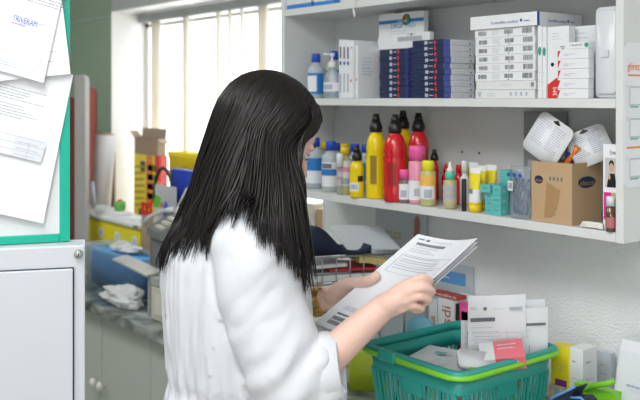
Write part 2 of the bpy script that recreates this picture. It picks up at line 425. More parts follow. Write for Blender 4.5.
carton('slim_carton', 'narrow white carton with a red dot right beside the navy stack', 'box', xb + .018, xb + .029, 1.62, 1.70, ZM + e, ZM + .148, card_w, bdeco, 'slim white cartons')
carton('slim_carton', 'tall narrow white carton with blue mark sticking up beside the navy stack', 'box', xb + .018, xb + .029, 1.705, 1.765, ZM + e, ZM + .172, card_w, bdeco, 'slim white cartons')

mat('dull_white_print', (.45, .48, .55), .5)
def navdeco(k, whs=True):
    def d(b, hx, hy, h):
        f = front(-hy)
        b.quad(f, -hx * .20, h * .2, hx * .0, h * .8, MATS['dull_white_print']); b.quad(f, hx * .08, h * .42, hx * .34, h * .56, MATS['dull_white_print'])
        b.disc(f, hx * .5, h * .5, .0036, red, ry=h * .40)
        s_ = side(hx)
        if whs:
            b.quad(s_, -hy, 0, -hy * .55, h, roy); b.quad(s_, -hy * .55, 0, hy, h, card_w)
            b.lines(s_, -hy * .4, h * .55, hy * .8, 2, .005, ink_l, .001, k); b.disc(s_, hy * .75, h * .4, .0025, blue)
    return d
xl0, xl1 = xw(380, 1.66), xw(405, 1.66); hN = .0168
for i in range(8):
    j = random.uniform(-.0015, .0015)
    carton('medicine_carton', 'navy medicine carton, %s of the left stack' % ORD[i if i < 7 else 9], 'box', xl0 + j, xl1 + j, 1.66, 1.755, ZM + e + hN * i, ZM + hN * (i + 1), navy, navdeco(i), 'navy cartons of the left stack')
xm0, xm1 = xl1 + .004, xw(421, 1.655)
for i in range(8):
    j = random.uniform(-.001, .001)
    carton('medicine_carton', 'navy medicine carton, %s in the recessed middle stack' % ORD[i if i < 7 else 9], 'box', xm0 + j, xm1 + j, 1.67, 1.765, ZM + e + (hN + .0003) * i, ZM + (hN + .0003) * (i + 1), navy, navdeco(i), 'navy cartons of the middle stack')
xr0, xr1 = xw(413, 1.602), xw(443.5, 1.602)
def xz(px, xplane):
    k = (px - 320) / F; return xplane / (-CY + SY * k) * (SY + CY * k)
for i in range(10):
    j = random.uniform(-.002, .002)
    carton('medicine_carton', 'navy medicine carton, %s of the tall front stack' % ORD[i], 'box', xr0 + j, xr1 + j, 1.602, min(xz(474, xr1), 1.76), ZM + e + .0147 * i, ZM + .0147 * (i + 1), navy, navdeco(i), 'navy cartons of the tall front stack')
    # the white side towards the camera is drawn in navdeco
# upright white cartons behind / on the left navy stack
emb = mat('emblem_green', (.05, .35, .15), .5)
xd0 = xw(381, 1.70)
def dropdeco(b, hx, hy, h):
    f = front(-hy)
    b.quad(f, -hx, h * .73, hx, h * .82, blue2); b.disc(f, hx * .25, h * .80, .016, black); b.disc(f, hx * .25, h * .81, .012, emb, .0010)
    b.poly(f, [(hx * .25, h * .81), (hx * .25 - .012, h * .81), (hx * .25 - .007, h * .81 + .009), (hx * .25, h * .81 + .012)], red, .0013)
    b.text(f, 'master-aid', -hx * .15, h * .745, .009, pw, .0016)
    b.text(f, 'DROP', -hx * .45, h * .585, .019, blue2); b.text(f, "MED", hx * .22, h * .585, .019, mat('sky_print', (.15, .5, .8), .5))
    b.lines(f, -hx * .5, h * .5, hx * 1.2, 3, .007, ink_l, .001)
def topdeco(b, hx, hy, h):
    f = front(-hy); b.quad(f, -hx * .15, h * .9, hx * .2, h * .93, black); b.disc(f, hx * .02, h * .92, .0035, black, ry=.003); b.disc(f, -hx * .85, h * .90, .004, emb)
    b.lines(f, -hx * .7, h * .9, hx * .4, 1, .01, ink_l, .0014); b.text(f, 'DROP MED', hx * .5, h * .89, .006, blue2)
def frdeco(b, hx, hy, h):
    f = front(-hy); b.quad(f, -hx * .15, h * .90, hx * .3, h * .92, black); b.disc(f, hx * .08, h * .91, .003, black)
    for q in range(9): b.quad(f, -hx * .65, h * (.76 - q * .035), hx * .6, h * (.76 - q * .035) + .001, ink_l)
zq = ZM + 8 * hN + .0008
yA = 1.735
X = lambda px: xw(px, yA)
carton('dressing_carton', 'white dressing carton standing at the very back with a hang slot, tallest of the three', 'box', xw(379, 1.772), xw(419, 1.772), 1.771, 1.784, ZM + e, zw(400, 6, 1.772), card_g, topdeco, 'white dressing cartons with hang slots')
carton('dressing_carton', 'white eye dressing carton with blue band and round emblem reading DROP MED', 'box', xw(379, 1.70), xw(424, 1.70), 1.70, 1.716, zq, zw(400, 13, 1.70), card_w, dropdeco, 'white dressing cartons with hang slots')
carton('dressing_carton', 'low white dressing carton with pale printed grid, in front of the emblem carton', 'box', xw(391, 1.67), xw(430, 1.67), 1.67, 1.684, zq, zw(410, 33, 1.67), card_w, frdeco, 'white dressing cartons with hang slots')

# white carton stack
yS = 1.605
xs0, xs1 = xw(475.5, yS), xw(536, yS)
def stdeco(i):
    def d(b, hx, hy, h):
        f = front(-hy)
        if i > 1:
            b.bars(f, -hx * .88, h * .25, hx * .3, h * .5, ink, i); b.bars(f, hx * .02, h * .3, hx * .3, h * .5, ink, i + 9); b.bars(f, hx * .62, h * .25, hx * .32, h * .6, ink, i + 3)
            b.lines(f, -hx * .4, h * .75, hx * .3, 4, h * .17, ink_l, .0007, i); b.quad(f, hx * .14, h * .08, hx * .18, h * .18, ink)
        elif i == 1:
            b.lines(f, -hx * .1, h * .5, hx * .5, 1, .005, ink_l, .001, i); b.bars(f, hx * .85, h * .3, hx * .1, h * .5, ink, i)
        else:
            b.poly(f, [(-hx * .9, h * .2), (-hx * .8, h * .2), (-hx * .8, h * .75), (-hx * .9, h * .75)], ink_l); b.lines(f, -hx * .6, h * .5, hx * .4, 2, .005, ink_l, .001)
            for q in range(4): b.quad(f, hx * (.2 + .17 * q), h * .3, hx * (.26 + .17 * q), h * .7, ink_l)
    return d
hW = (zw(505, 28, yS) - ZM) / 8
for i in range(8):
    j = random.uniform(-.002, .003)
    carton('dressing_carton', 'flat white dressing carton with barcodes, %s of the white stack' % ORD[i if i < 7 else 9], 'box', xs0 + j, xs1 + j - .003, yS, 1.70, ZM + e + hW * i, ZM + hW * (i + 1), card_g if i < 2 else card_w, stdeco(i), 'white cartons with barcodes')
xt1 = xw(537, 1.598)
def longdeco(b, hx, hy, h):
    f = front(-hy); b.text(f, 'Cosmofilm, medical', -hx * .35, h * .3, .0095, blue, width=hx * .8); b.disc(f, hx * .55, h * .45, .0035, blue); b.lines(f, hx * .64, h * .35, hx * .25, 1, .01, blue, .002)
    s_ = side(hx); b.quad(s_, -hy, 0, -hy * .90, h, blue); b.text(s_, 'Cosmofilm, medical', -hy * .55, h * .3, .0095, blue, width=hy * .8); b.disc(s_, hy * .35, h * .45, .0035, blue); b.lines(s_, hy * .45, h * .35, hy * .3, 1, .01, blue, .002)
carton('long_carton', 'long white carton with a blue edge lying on top of the white carton stack', 'box', xw(470.5, 1.598), xt1, 1.598, 1.764, ZM + 8 * hW + e, ZM + 8 * hW + .031, card_w, longdeco)
grn = mat('green_dot', (.02, .35, .22), .5)
def gd(b, hx, hy, h):
    f = front(-hy); b.disc(f, 0, h * .65, hx * .8, grn, ry=.010); b.lines(f, -hx * .6, h * .35, hx, 3, .02, ink_l, .001)
    s_ = side(hx); b.lines(s_, -hy * .7, h * .8, hy, 3, .01, ink_l, .001); b.disc(s_, -hy * .6, h * .63, .008, grn)
hz = 8 * hW - .0008
xg = xs1 + .005
carton('upright_carton', 'narrow white carton with green dot standing right beside the white stack', 'box', xg, xg + .0105, 1.605, 1.73, ZM + e, ZM + hz, card_w, gd, 'upright cartons with green dots')
carton('upright_carton', 'narrow white carton with green dot, next to the large tape carton', 'box', xg + .0112, xg + .021, 1.607, 1.73, ZM + e, ZM + hz - .003, card_w, gd, 'upright cartons with green dots')
redtri = red
xk = xg + .022
def mmm(b, hx, hy, h):
    f = front(-hy)
    b.poly(f, [(-hx, 0), (hx, 0), (hx, .012), (-hx * .1, .045), (-hx, .030)], red); b.text(f, '3M', -hx * .1, .004, .016, pw, rot=R(90))
    b.disc(f, -hx * .55, h * .47, .0045, hole); b.disc(f, hx * .65, h * .52, .003, hole, ry=.006)
    b.text(f, 'aid', hx * .6, h * .60, .017, ink, rot=R(90)); b.lines(f, -hx * .6, h * .9, hx, 3, .006, ink_l, .001)
carton('tape_carton', 'white tape carton with red corner standing behind the small red cornered cartons', 'box', xk, xw(569, 1.612), 1.612, 1.634, ZM + e, ZM + hz - .004, card_w, mmm)
b5 = [0]
xq0 = xw(558, 1.592); xq1 = xw(588.5, 1.592)
h5 = (zw(572, 49, 1.595) - ZM) / 5
def five(b, hx, hy, h):
    f = front(-hy); b.poly(f, [(-hx, 0), (-hx + .007, h * .85), (-hx, h * .85)], red); b.lines(f, -hx * .6, h * .45, hx * 1.2, 1, .004, mat('pale_blue_print', (.5, .55, .75), .5), .0012); b.lines(f, -hx * .6, h * .3, hx * .6, 1, .004, ink_l, .0008)
for i in range(5):
    j = random.uniform(-.001, .001)
    carton('tape_carton', 'small white carton with red corner, %s of the stack of five' % ORD[i if i < 4 else 9], 'box', xq0 + j, xq1 + j, 1.592, 1.611, ZM + e + h5 * i, ZM + h5 * (i + 1), card_w, five, 'small white cartons with red corners')
def hyd(b, hx, hy, h):
    f = front(-hy); b.text(f, 'Hydrofilm Plus', -hx * .8, h * .4, .006, ink, width=hx * 1.2); b.disc(f, hx * .8, h * .5, .005, grn)
carton('tape_carton', 'small white carton with a green dot lying on the stack of five', 'box', xw(569, 1.592), xq1, 1.592, 1.611, ZM + e + h5 * 5, ZM + h5 * 5 + .014, card_w, hyd)
carton('tall_carton', 'plain tall white carton standing at the back right of the middle shelf', 'box', xw(572, 1.645), xw(600, 1.645), 1.645, 1.67, ZM + e, ZM + hz - .004, card_w, lambda b, hx, hy, h: b.lines(front(-hy), -hx * .8, h * .9, hx * 1.2, 2, .01, ink_l, .001))
# plastic case
cs = mat('milky_plastic', (.78, .81, .85), .25, trans=.15)
t = thing('plastic_case', 'milky white plastic case standing upright at the right end of the middle shelf', 'case', ((xw(592, 1.60) + SX1 - .002) / 2, 1.66, ZM + e))
hx = (SX1 - .003 - xw(592, 1.60)) / 2; hh = zw(600, 8, 1.62) - ZM
b = MB(); b.M = Matrix.Translation((0, .0, hh / 2)) @ Matrix.Rotation(R(90), 4, 'X'); b.rprism(2 * hx, hh, -.02, .052, .012, cs, edge=.004); b.build('case_shell', t)
b = MB(); b.M = Matrix.Translation((0, 0, hh / 2)) @ Matrix.Rotation(R(90), 4, 'X'); b.rprism(2 * hx - .010, hh - .016, .0522, .057, .010, cs, edge=.002); b.build('case_lid', t)
b = MB(); b.box(-hx * .3, hx * .3, -.0615, -.0572, hh * .45, hh * .52, cs); b.build('latch', t)

# ---- top shelf: only the feet of the cartons show
def cz(name, label, pa, pb_, y0, d, h, m, deco=None, z=ZT): return carton(name, label, 'box', xw(pa, y0), xw(pb_, y0), y0, y0 + d, z + e, z + h, m, deco, 'cartons on the top shelf')
def bl(b, hx, hy, h):
    f = front(-hy); b.disc(f, 0, h * .35, hx * .35, blue, ry=.012); b.disc(f, 0, h * .38, hx * .18, pw, .0012, ry=.006); b.quad(f, -hx, 0, hx, h * .12, blue2); b.quad(side(hx), -hy, 0, hy, h * .15, blue2)
cz('top_shelf_carton', 'white and blue carton with round blue mark at the left end of the top shelf', 287, 311, 1.60, .05, .11, card_g, bl)
cz('top_shelf_carton', 'pale carton with blue stripe, second on the top shelf', 314, 334, 1.60, .12, .10, card_w, bl)
cz('top_shelf_carton', 'plain white carton behind the hanging string on the top shelf', 340, 372, 1.62, .12, .12, card_g)
cz('top_shelf_carton', 'long grey white carton on the middle of the top shelf, rightmost', 382, 470, 1.62, .12, .09, card_g)
b = MB(); x0 = xw(354, SF - .006); z0 = zw(354, 18, SF)
b.tube([(x0, SF + .01, ZT + .003), (x0, SF - .004, ZT + .003), (x0 + .001, SF - .005, ZT - .01), (x0 - .003, SF - .006, ZT - .022), (x0 + .002, SF - .006, z0)], .0022, knobm, 6)
b.tube([(x0 - .003, SF - .006, ZT - .022), (x0 + .007, SF - .007, z0 + .006)], .0018, knobm, 6)
tag(b.build('white_string'), 'short white string hanging over the front edge of the top shelf', 'string')

# ------------------------------------------------------------ lower shelf
def low(px, y): return xw(px, y)
# back row: blue and yellow caps
ycap = mat('yellow_cap', (.85, .62, .02), .35)
for px, c_, wh in ((324, ycap, 'yellow cap, leftmost of the back row'), (345, ycap, 'yellow cap, between two blue capped ones'), (336, bcap, 'blue cap, second in the back row'), (355, bcap, 'blue cap behind the small yellow bottle'), (366, bcap, 'blue cap, rightmost of the back row')):
    bottle('saline_bottle', 'clear bottle with %s on the lower shelf' % wh, 'bottle', xw(px, 1.745), 1.745, ZL, bp(.023, .125, .011), liquid, cp(.0145, .112, .022), c_, 'clear bottles in the back row', (.023, .03, .08, blab if c_ is bcap else wlab, None))
DL = [(.28, .75, .1, .55, wlab), (.4, .62, .6, .82, wlab)]
y = 1.665
bottle('saline_bottle', 'clear bottle with blue cap and blue label next to the woman\'s face', 'bottle', xw(315, y), y, ZL, bp(.029, .143, .013), liquid, cp(.0155, .126, .026), bcap, 'blue labelled bottles in the front row', (.029, .016, .092, blab, [(.15, .9, 0, .5, wlab)]))
y = 1.640
bottle('saline_bottle', 'clear bottle with blue cap and a barcode label, left of the pink labelled bottle', 'bottle', xw(331, y), y, ZL, bp(.027, .137, .013), liquid, cp(.0155, .120, .026), bcap, 'blue labelled bottles in the front row', (.027, .016, .086, wlab, [(.05, .95, .45, .72, blab), (.3, .7, .75, .95, ink)]))
y = 1.628
plab = mat('pink_label', (.80, .35, .45), .5)
bottle('lotion_bottle', 'bottle of yellow lotion with pink printed label and yellow cap', 'bottle', xw(345, y), y, ZL, bp(.023, .125, .010), yliq, cp(.013, .112, .02), ycap, None, (.023, .025, .095, wlab, [(.1, .9, .55, .75, plab), (.15, .6, .25, .35, plab), (.5, .85, .05, .3, ink_l)]))
b = MB(); b.lathe([(.010, 0), (.011, .002), (.010, .036), (.004, .040)], wlab, 16); 
t = thing('white_tub_cap', 'small white upside-down measuring cap on the neck of the pink labelled bottle', 'cap', (xw(339.5, 1.604), 1.606, ZL + e))
bottle('measuring_bottle', 'small white capped vial in front of the clear bottles', 'bottle', xw(340, 1.603), 1.603, ZL, bp(.009, .085, .008, .01, .01), clear, cp(.010, .078, .038), wlab)
bpy.data.objects.remove(t)
# black flip-top nozzle used on the antiseptic bottles
def noz(z0, k=1.0, capm=black):
    def ex(t):
        b = MB(); b.lathe([(.015 * k, z0), (.0155 * k, z0 + .012 * k), (.0130 * k, z0 + .018 * k), (.0105 * k, z0 + .026 * k)], capm, 18); b.build('screw_cap', t)
        b = MB(); b.lathe([(.0095 * k, z0 + .0262 * k), (.0095 * k, z0 + .034 * k), (.0075 * k, z0 + .0355 * k), (.0075 * k, z0 + .0425 * k), (.003 * k, z0 + .043 * k)], capm, 14); b.build('nozzle', t)
    return ex
def beta(k=1.0, r=.0285, h=.172):
    return [(r * .93, 0), (r, .004), (r, .035 * k), (r * .96, .040 * k), (r * .96, h * .68), (r * 1.0, h * .72), (r * 1.0, h * .78), (r * .95, h * .84), (r * .78, h * .92), (r * .62, h * .965), (r * .5, h * .985), (r * .5, h)]
yprint = mat('dark_gold_print', (.30, .20, .02), .5)
y = 1.625
H = zw(376, 114, y) - ZL
hb = H - .049
bottle('antiseptic_bottle', 'large yellow antiseptic bottle with black nozzle, in front on the lower shelf', 'bottle', xw(376, y), y, ZL, beta(h=hb, r=.0265), yellow, None, None, 'antiseptic bottles with black nozzles', (.0268, .036, hb * .66, yellow, [(.05, .16, .2, .95, yprint), (.48, .68, .05, .98, yprint)]), extra=noz(hb, 1.15))
y = 1.612
bottle('antiseptic_bottle', 'large red antiseptic bottle with black nozzle, nearest in front', 'bottle', xw(395, y), y, ZL, beta(h=hb, r=.0305), redpl, None, None, 'antiseptic bottles with black nozzles', (.031, .036, hb * .64, redpl, [(.0, .10, .2, .9, black), (.45, .7, .1, .85, mat('dark_red_print', (.35, .01, .01), .4))]), extra=noz(hb, 1.15))
y = 1.700
bottle('antiseptic_bottle', 'yellow antiseptic bottle with black nozzle half hidden between two red bottles', 'bottle', xw(403, y), y, ZL, beta(h=hb + .008, r=.027), yellow, None, None, 'antiseptic bottles with black nozzles', extra=noz(hb + .008, 1.15))
y = 1.690
bottle('antiseptic_bottle', 'red antiseptic bottle with black nozzle behind the pink capped bottle', 'bottle', xw(418.5, y), y, ZL, beta(h=hb + .003, r=.0275), redpl, None, None, 'antiseptic bottles with black nozzles', (.028, .04, hb * .64, redpl, [(.55, .8, .5, .8, black)]), extra=noz(hb + .003, 1.15))
y = 1.72
bottle('antiseptic_bottle', 'small red antiseptic bottle with black nozzle, rightmost of the antiseptics', 'bottle', xw(434.5, y), y, ZL, beta(.7, r=.012, h=.105), redpl, None, None, 'small red bottles', extra=noz(.105, .7))
bottle('antiseptic_bottle', 'small red bottle half hidden behind the dropper bottle', 'bottle', xw(446, 1.735), 1.735, ZL, beta(.7, r=.012, h=.075), redpl, None, None, 'small red bottles', extra=noz(.075, .5, redpl))
bottle('antiseptic_bottle', 'small red bottle seen between the dropper bottle and the black tube', 'bottle', xw(459, 1.70), 1.70, ZL, beta(.7, r=.013, h=.08), redpl, cp(.008, .0805, .02), redpl, 'small red bottles')
y = 1.600
hy_ = zw(357, 146, y) - ZL
bottle('antiseptic_bottle', 'small yellow bottle with tall black nozzle and white label', 'bottle', xw(357, y), y, ZL, beta(.6, r=.0195, h=hy_ - .04), yellow, None, None, None, (.0198, .012, .065, yellow, [(.3, .75, .1, .55, wlab), (.35, .7, .2, .45, ink_l), (.7, .95, .6, .9, black)]), extra=noz(hy_ - .04, .93))
y = 1.628
bottle('pink_bottle', 'tall bottle of pink liquid with bright pink cap in front of the red bottles', 'bottle', xw(417, y), y, ZL, bp(.022, .122, .016, .01, .006), pliq, cp(.0215, .113, .036), pink, None, (.0222, .010, .06, wlab, [(.35, .8, .0, .95, wlab), (.55, .8, .2, .6, ink_l)]))
y = 1.592 + .014
bottle('nail_bottle', 'small clear bottle with pink cap beside the tall red bottle', 'bottle', xw(404, y), y, ZL, bp(.0125, .068, .009, .006, .005), clear, cp(.0125, .063, .024), pink, None, (.0127, .010, .05, wlab, [(.45, .8, .15, .6, ink_l)]))
y = 1.614
olab = mat('orange_label', (.88, .50, .10), .5)
bottle('nail_bottle', 'square-shouldered bottle of pale yellow liquid with bright yellow cap and orange label', 'bottle', xw(428, y), y, ZL, bp(.020, .098, .013, .008, .005), yliq, cp(.0155, .088, .026), mat('lemon_cap', (.85, .80, .02), .35), None, (.0202, .018, .078, olab, [(.2, .9, 0, .55, wlab), (.5, .8, .05, .4, ink_l)]))
tealc = mat('mint_cap', (.10, .60, .42), .4)
def drop(t):
    b = MB(); b.lathe([(.008, .0905), (.008, .096), (.0045, .104), (.003, .114), (.001, .115)], knobm, 14); b.build('dropper_tip', t)
y = 1.615
tanb = mat('pale_amber_plastic', (.62, .56, .30), .3, trans=.2)
bottle('dropper_bottle', 'pale amber dropper bottle with mint green collar and white tip', 'bottle', xw(450, y), y, ZL, bp(.0165, .078, .009, .006, .005), tanb, cp(.0115, .0725, .0175), tealc, None, (.0167, .012, .060, mat('tan_label', (.55, .50, .33), .5), [(.2, .9, .3, .55, ink_l), (.2, .9, .65, .9, ink_l)]), extra=drop, capname='collar')
bottle('dropper_bottle', 'white tipped dropper bottle behind the black tube', 'bottle', xw(464.5, 1.69), 1.69, ZL, bp(.012, .082, .006, .006, .01), wlab, cp(.008, .0825, .030), knobm)
b = MB(); b.lathe([(.0055, 0), (.0058, .002), (.0058, .074), (.005, .077), (.001, .078)], black, 16)
o = tag(b.build('black_tube'), 'slim black cosmetic tube standing beside the yellow and white tubes', 'tube'); put(o, (xw(464, 1.605), 1.605, ZL + e))
# yellow and white tubes standing on their caps
def tube_(px, y, h, wd, lab):
    t = thing('cream_tube', lab, 'tube', (xw(px, y), y, ZL + e), 0, 'yellow and white cream tubes')
    b = MB(); b.lathe([(wd * .46, 0), (wd * .48, .018), (wd * .2, .0185)], ycap, 18); b.build('cap', t)
    rings = []; zs_ = [.019, .03, .05, .07, h - .01, h]
    def rg(z, f):
        return [(wd / 2 * math.cos(6.28318 * j / 20) * (1 + .12 * f), wd / 2 * (1 - f * .93) * math.sin(6.28318 * j / 20), z) for j in range(20)]
    b = MB()
    segs = [(.019, ycap), (.024, wlab), (h * .52, yel_card), (h * .88, wlab), (h, wlab)]
    for k in range(4):
        za, zb_ = segs[k][0], segs[k + 1][0]
        b.loft([rg(za, (za / h) ** 2), rg((za + zb_) / 2, ((za + zb_) / 2 / h) ** 2), rg(zb_, (zb_ / h) ** 2)], segs[k][1], False)
    b.bars(front(-wd / 2 * .82), -wd * .25, h * .42, wd * .4, .012, ink, 5)
    b.lines(front(-wd / 2 * .72), -wd * .3, h * .7, wd * .5, 3, .006, ink_l, .001)
    b.build('tube_body', t)
tube_(475, 1.615, .105, .032, 'yellow and white cream tube standing on its cap, front left of the tubes')
tube_(481, 1.662, .107, .030, 'yellow and white cream tube standing just behind the front one')
tube_(491, 1.690, .108, .032, 'yellow and white cream tube behind the small teal cartons')
tube_(473, 1.715, .108, .030, 'yellow and white cream tube at the back left of the tubes')
# teal cartons
tealb = mat('teal_card', (.12, .50, .48), .45)
def td(b, hx, hy, h):
    f = front(-hy); b.lines(f, -hx * .5, h * .5, hx, 1, .004, ink, .0018, 2); s_ = side(hx); b.lines(s_, -hy * .5, h * .5, hy, 2, .004, pw, .001, 3)
yT = 1.600; x0 = xw(484, yT)
lab = [('first', 0, 0), ]
wt = .0235
for k in range(3):
    carton('teal_carton', 'small teal carton, left column of the teal pile, ' + ['lowest', 'middle', 'just under the overhanging one'][k], 'box', x0, x0 + wt, yT + .004, yT + .05, ZL + e + .017 * k, ZL + .017 * (k + 1), tealb, td, 'small teal cartons')
carton('teal_carton', 'small teal carton overhanging the top left of the teal pile', 'box', x0 - .009, x0 + wt - .003, yT - .003, yT + .046, ZL + e + .051, ZL + .070, tealb, td, 'small teal cartons')
for k in range(3):
    carton('teal_carton', 'small teal carton in the right column of the teal pile, ' + ['lowest', 'middle', 'uppermost'][k], 'box', x0 + wt + .001, x0 + 2 * wt + .002, yT + .001, yT + .03, ZL + e + .0235 * k, ZL + .0235 * (k + 1), tealb, td, 'small teal cartons')
carton('teal_carton', 'small teal carton standing upright at the back of the teal pile', 'box', xw(500, 1.652), xw(510, 1.652), 1.652, 1.69, ZL + e, ZL + .102, tealb, td, 'small teal cartons')
# clear bag with navy soothers
bagm = mat('clear_bag', (.72, .80, .90), .12, trans=.5, alpha=.42)
t = thing('clear_bag', 'clear plastic bag of navy blue soother clips next to the cardboard box', 'bag', (xw(521, 1.615), 1.615, ZL + e), R(-6))
bw = .030
b = MB(); rings = []
for i, (z, a, c_) in enumerate(((0, 1, .9), (.004, 1.03, 1.0), (.03, 1.02, 1.08), (.07, .98, .85), (.105, 1.0, .5), (.118, 1.02, .22))):
    rings.append([(bw * a * math.cos(6.28318 * j / 28) * (1 + .04 * math.sin(j * 2.3 + i)), .018 * c_ * math.sin(6.28318 * j / 28), z) for j in range(28)])
b.loft(rings, bagm); b.build('bag_film', t)
navyp = mat('navy_plastic', (.01, .02, .12), .3)
b = MB()
for k in range(5):
    x = -.020 + k * .010
    b.tube([(x + .003 * math.sin(a * 1.3 + k), .004 * math.cos(a * 2 + k), .008 + a * .0115) for a in range(8)], .0032, navyp, 6)
b.build('soother_strap', t)
b = MB(); f = front(-.0215); b.quad(f, -.020, .062, -.004, .084, wlab); b.bars(f, -.018, .066, .012, .014, ink, 4); b.build('price_label', t)
b = MB(); f = front(-.0205)
for k in range(3): b.disc(f, -.018 + .018 * k, .098, .0065, blue, ry=.005)
b.build('logo_print', t)
# cardboard box with the two visible faces
xb0, xb1 = xw(531.5, 1.60), xw(572, 1.60)
yb1 = YW - .02
def xz(px, xplane):  # y on a plane of constant x
    k = (px - 320) / F; return xplane / (-CY + SY * k) * (SY + CY * k)
hz_ = zw(572, 164, 1.60) - ZL
yd = min(xz(601, xb1), 1.78) - 1.60
t = thing('cardboard_box', 'brown cardboard box with two dark blue oval logos and brown tape on the lower shelf', 'box', ((xb0 + xb1) / 2, 1.60, ZL + e))
hx = (xb1 - xb0) / 2
b = MB(); th = .003
b.box(-hx, hx, 0, th, 0, hz_, kraft); b.box(-hx, hx, yd - th, yd, 0, hz_, kraft); b.box(-hx, -hx + th, th, yd - th, 0, hz_, kraft); b.box(hx - th, hx, th, yd - th, 0, hz_, kraft); b.box(-hx + th, hx - th, th, yd - th, 0, th, kraft)
b.box(-hx + th, hx - th, th, yd - th, hz_ - .028, hz_ - .025, kraft)
f = front(0); s_ = side(hx)
b.disc(f, -hx * .62, hz_ * .70, hx * .22, navy, ry=.009); b.text(f, 'chicco', -hx * .79, hz_ * .67, .0085, kraft, width=hx * .36, w_=.0012)
for q in range(4): b.quad(f, -hx * .10 + q * .010, hz_ * .70, -hx * .10 + q * .010 + .005, hz_ * .76, ink)
b.lines(f, -hx * .25, hz_ * .22, hx * .5, 4, .004, ink, .0015, 6)
b.disc(s_, yd * .50, hz_ * .68, yd * .30, navy, ry=.0125); b.text(s_, 'chicco', yd * .25, hz_ * .63, .016, kraft, width=yd * .5, w_=.0012)
b.build('carton_body', t)
tape = mat('brown_tape', (.42, .26, .12), .2, coat=.3)
b = MB(); b.poly(f, [(-hx * .35, .010), (hx * .05, .012), (hx * .12, hz_ * .62), (-hx * .22, hz_ * .66)], tape, .0009); b.poly(f, [(hx * .02, .02), (hx * .25, .03), (hx * .45, hz_ * .55), (hx * .05, hz_ * .62)], tape, .0011); b.build('packing_tape', t)
# blister packs in the box
gp = mat('blister_card_text', (.40, .42, .55), .6)
def blister(label, wd, hh_, loc, rot, extra=None):
    t = thing('blister_pack', label, 'package', loc, 0, 'blister packs in the cardboard box'); t.rotation_euler = rot
    b = MB(); b.M = Matrix.Rotation(R(90), 4, 'X'); b.rprism(wd, hh_, 0, .002, .016, card_w, 6)
    b.M = None; f = front(-.002)
    b.disc(f, 0, hh_ * .42, .010, black, ry=.003); b.disc(f, 0, hh_ * .44, .005, black, ry=.004)
    for q in range(2):
        b.lines(f, -wd * .40 + wd * .42 * q, hh_ * .33, wd * .37, 11, hh_ * .055, gp, .0013, 5 + q)
    b.build('backing_card', t)
    b = MB(); b.M = Matrix.Translation((0, .002, -hh_ * .05)) @ Matrix.Rotation(R(-90), 4, 'X'); b.rprism(wd * .8, hh_ * .7, 0, .018, .012, bagm, 5, .9); b.build('blister_shell', t)
    if extra: extra(t)
    return t
def orng(t):
    b = MB(); b.tube([(.0, .010, -.045), (.006, .010, -.01), (.0, .010, .01)], .007, mat('orange_plastic', (.85, .22, .03), .35), 8); b.build('orange_spoon', t)
blister('white blister pack leaning left out of the cardboard box, the larger one', .098, .098, (xw(548, 1.625), 1.625, ZL + hz_ + .049), (R(-10), R(30), R(2)))
blister('white blister pack leaning right in the cardboard box, nearer the shelf end', .088, .080, (xw(590, 1.665), 1.665, ZL + hz_ + .036), (R(-12), R(-24), R(30)))
orm = mat('orange_plastic', (.85, .22, .03), .35)
b = MB(); b.tube([(0, 0, 0), (.012, 0, .022), (.030, 0, .042), (.038, 0, .056)], [.006, .007, .005, .008], orm, 8)
o = tag(b.build('orange_spoon'), 'orange plastic spoon sticking up between the two blister packs', 'spoon'); put(o, (xw(563, 1.648), 1.648, ZL + hz_ - .022))
carton('blue_carton', 'small mid blue carton standing in the box behind the orange spoon', 'box', xw(566, 1.675), xw(580, 1.675), 1.672, 1.692, ZL + hz_ - .0235, ZL + hz_ + .048, mat('cornflower_card', (.10, .18, .50), .4), lambda b, hx, hy, h: b.quad(front(-hy), -hx * .6, h * .6, hx * .6, h * .8, pw))
# dark small pack leaning at the back
def dk(b, hx, hy, h): b.quad(front(-hy), -hx * .8, h * .4, hx * .6, h * .5, ink_l); b.disc(front(-hy), 0, h * .7, .005, redpl)
carton('dark_blister', 'dark package standing at the back of the shelf behind the leaning blister packs', 'package', xw(524, 1.775), xw(566, 1.775), 1.774, 1.784, ZL + e, ZL + .240, mat('charcoal_card', (.26, .26, .28), .4), dk)
# photo card
def pc(b, hx, hy, h):
    f = front(-hy); b.quad(f, -hx * .75, h * .50, hx * .85, h * .84, mat('photo_grey', (.55, .54, .53), .5)); b.disc(f, hx * .1, h * .73, hx * .28, mat('photo_skin', (.62, .36, .25), .5), .0010, ry=.009)
    b.disc(f, hx * .1, h * .77, hx * .32, black, .0008, ry=.008); b.poly(f, [(-hx * .5, h * .50), (hx * .8, h * .50), (hx * .5, h * .66), (-hx * .2, h * .66)], black, .0012); b.disc(f, -hx * .15, h * .62, hx * .14, MATS['photo_skin'], .0015, ry=.006)
    b.quad(f, -hx * .9, h * .12, hx * .1, h * .44, mat('magenta_print', (.70, .02, .25), .5)); b.quad(f, hx * .15, h * .12, hx * .9, h * .44, mat('gold_print', (.55, .42, .18), .5)); b.text(f, 'be', -hx * .1, h * .88, .014, ink)
xpa, xpb = xw(601.5, 1.598), SX1 - .002
carton('photo_card', 'upright white card with a small portrait photo and magenta block at the shelf end', 'card', xpa, xpb, 1.604, 1.607, ZL + e, zw(605, 144, 1.6), pw, pc)
amb = mat('dark_amber', (.10, .05, .02), .15, coat=.5)
t = bottle('perfume_bottle', 'dark amber bottle with milky cap standing before the portrait card', 'bottle', SX1 - .013, 1.592, ZL, [(.009, 0), (.0095, .002), (.0095, .046), (.006, .049), (.006, .052)], amb, [(.009, .0522), (.009, .070), (.007, .072)], cs, None, (.0096, .008, .03, mat('rose_label', (.45, .15, .15), .5), None))
b = MB()
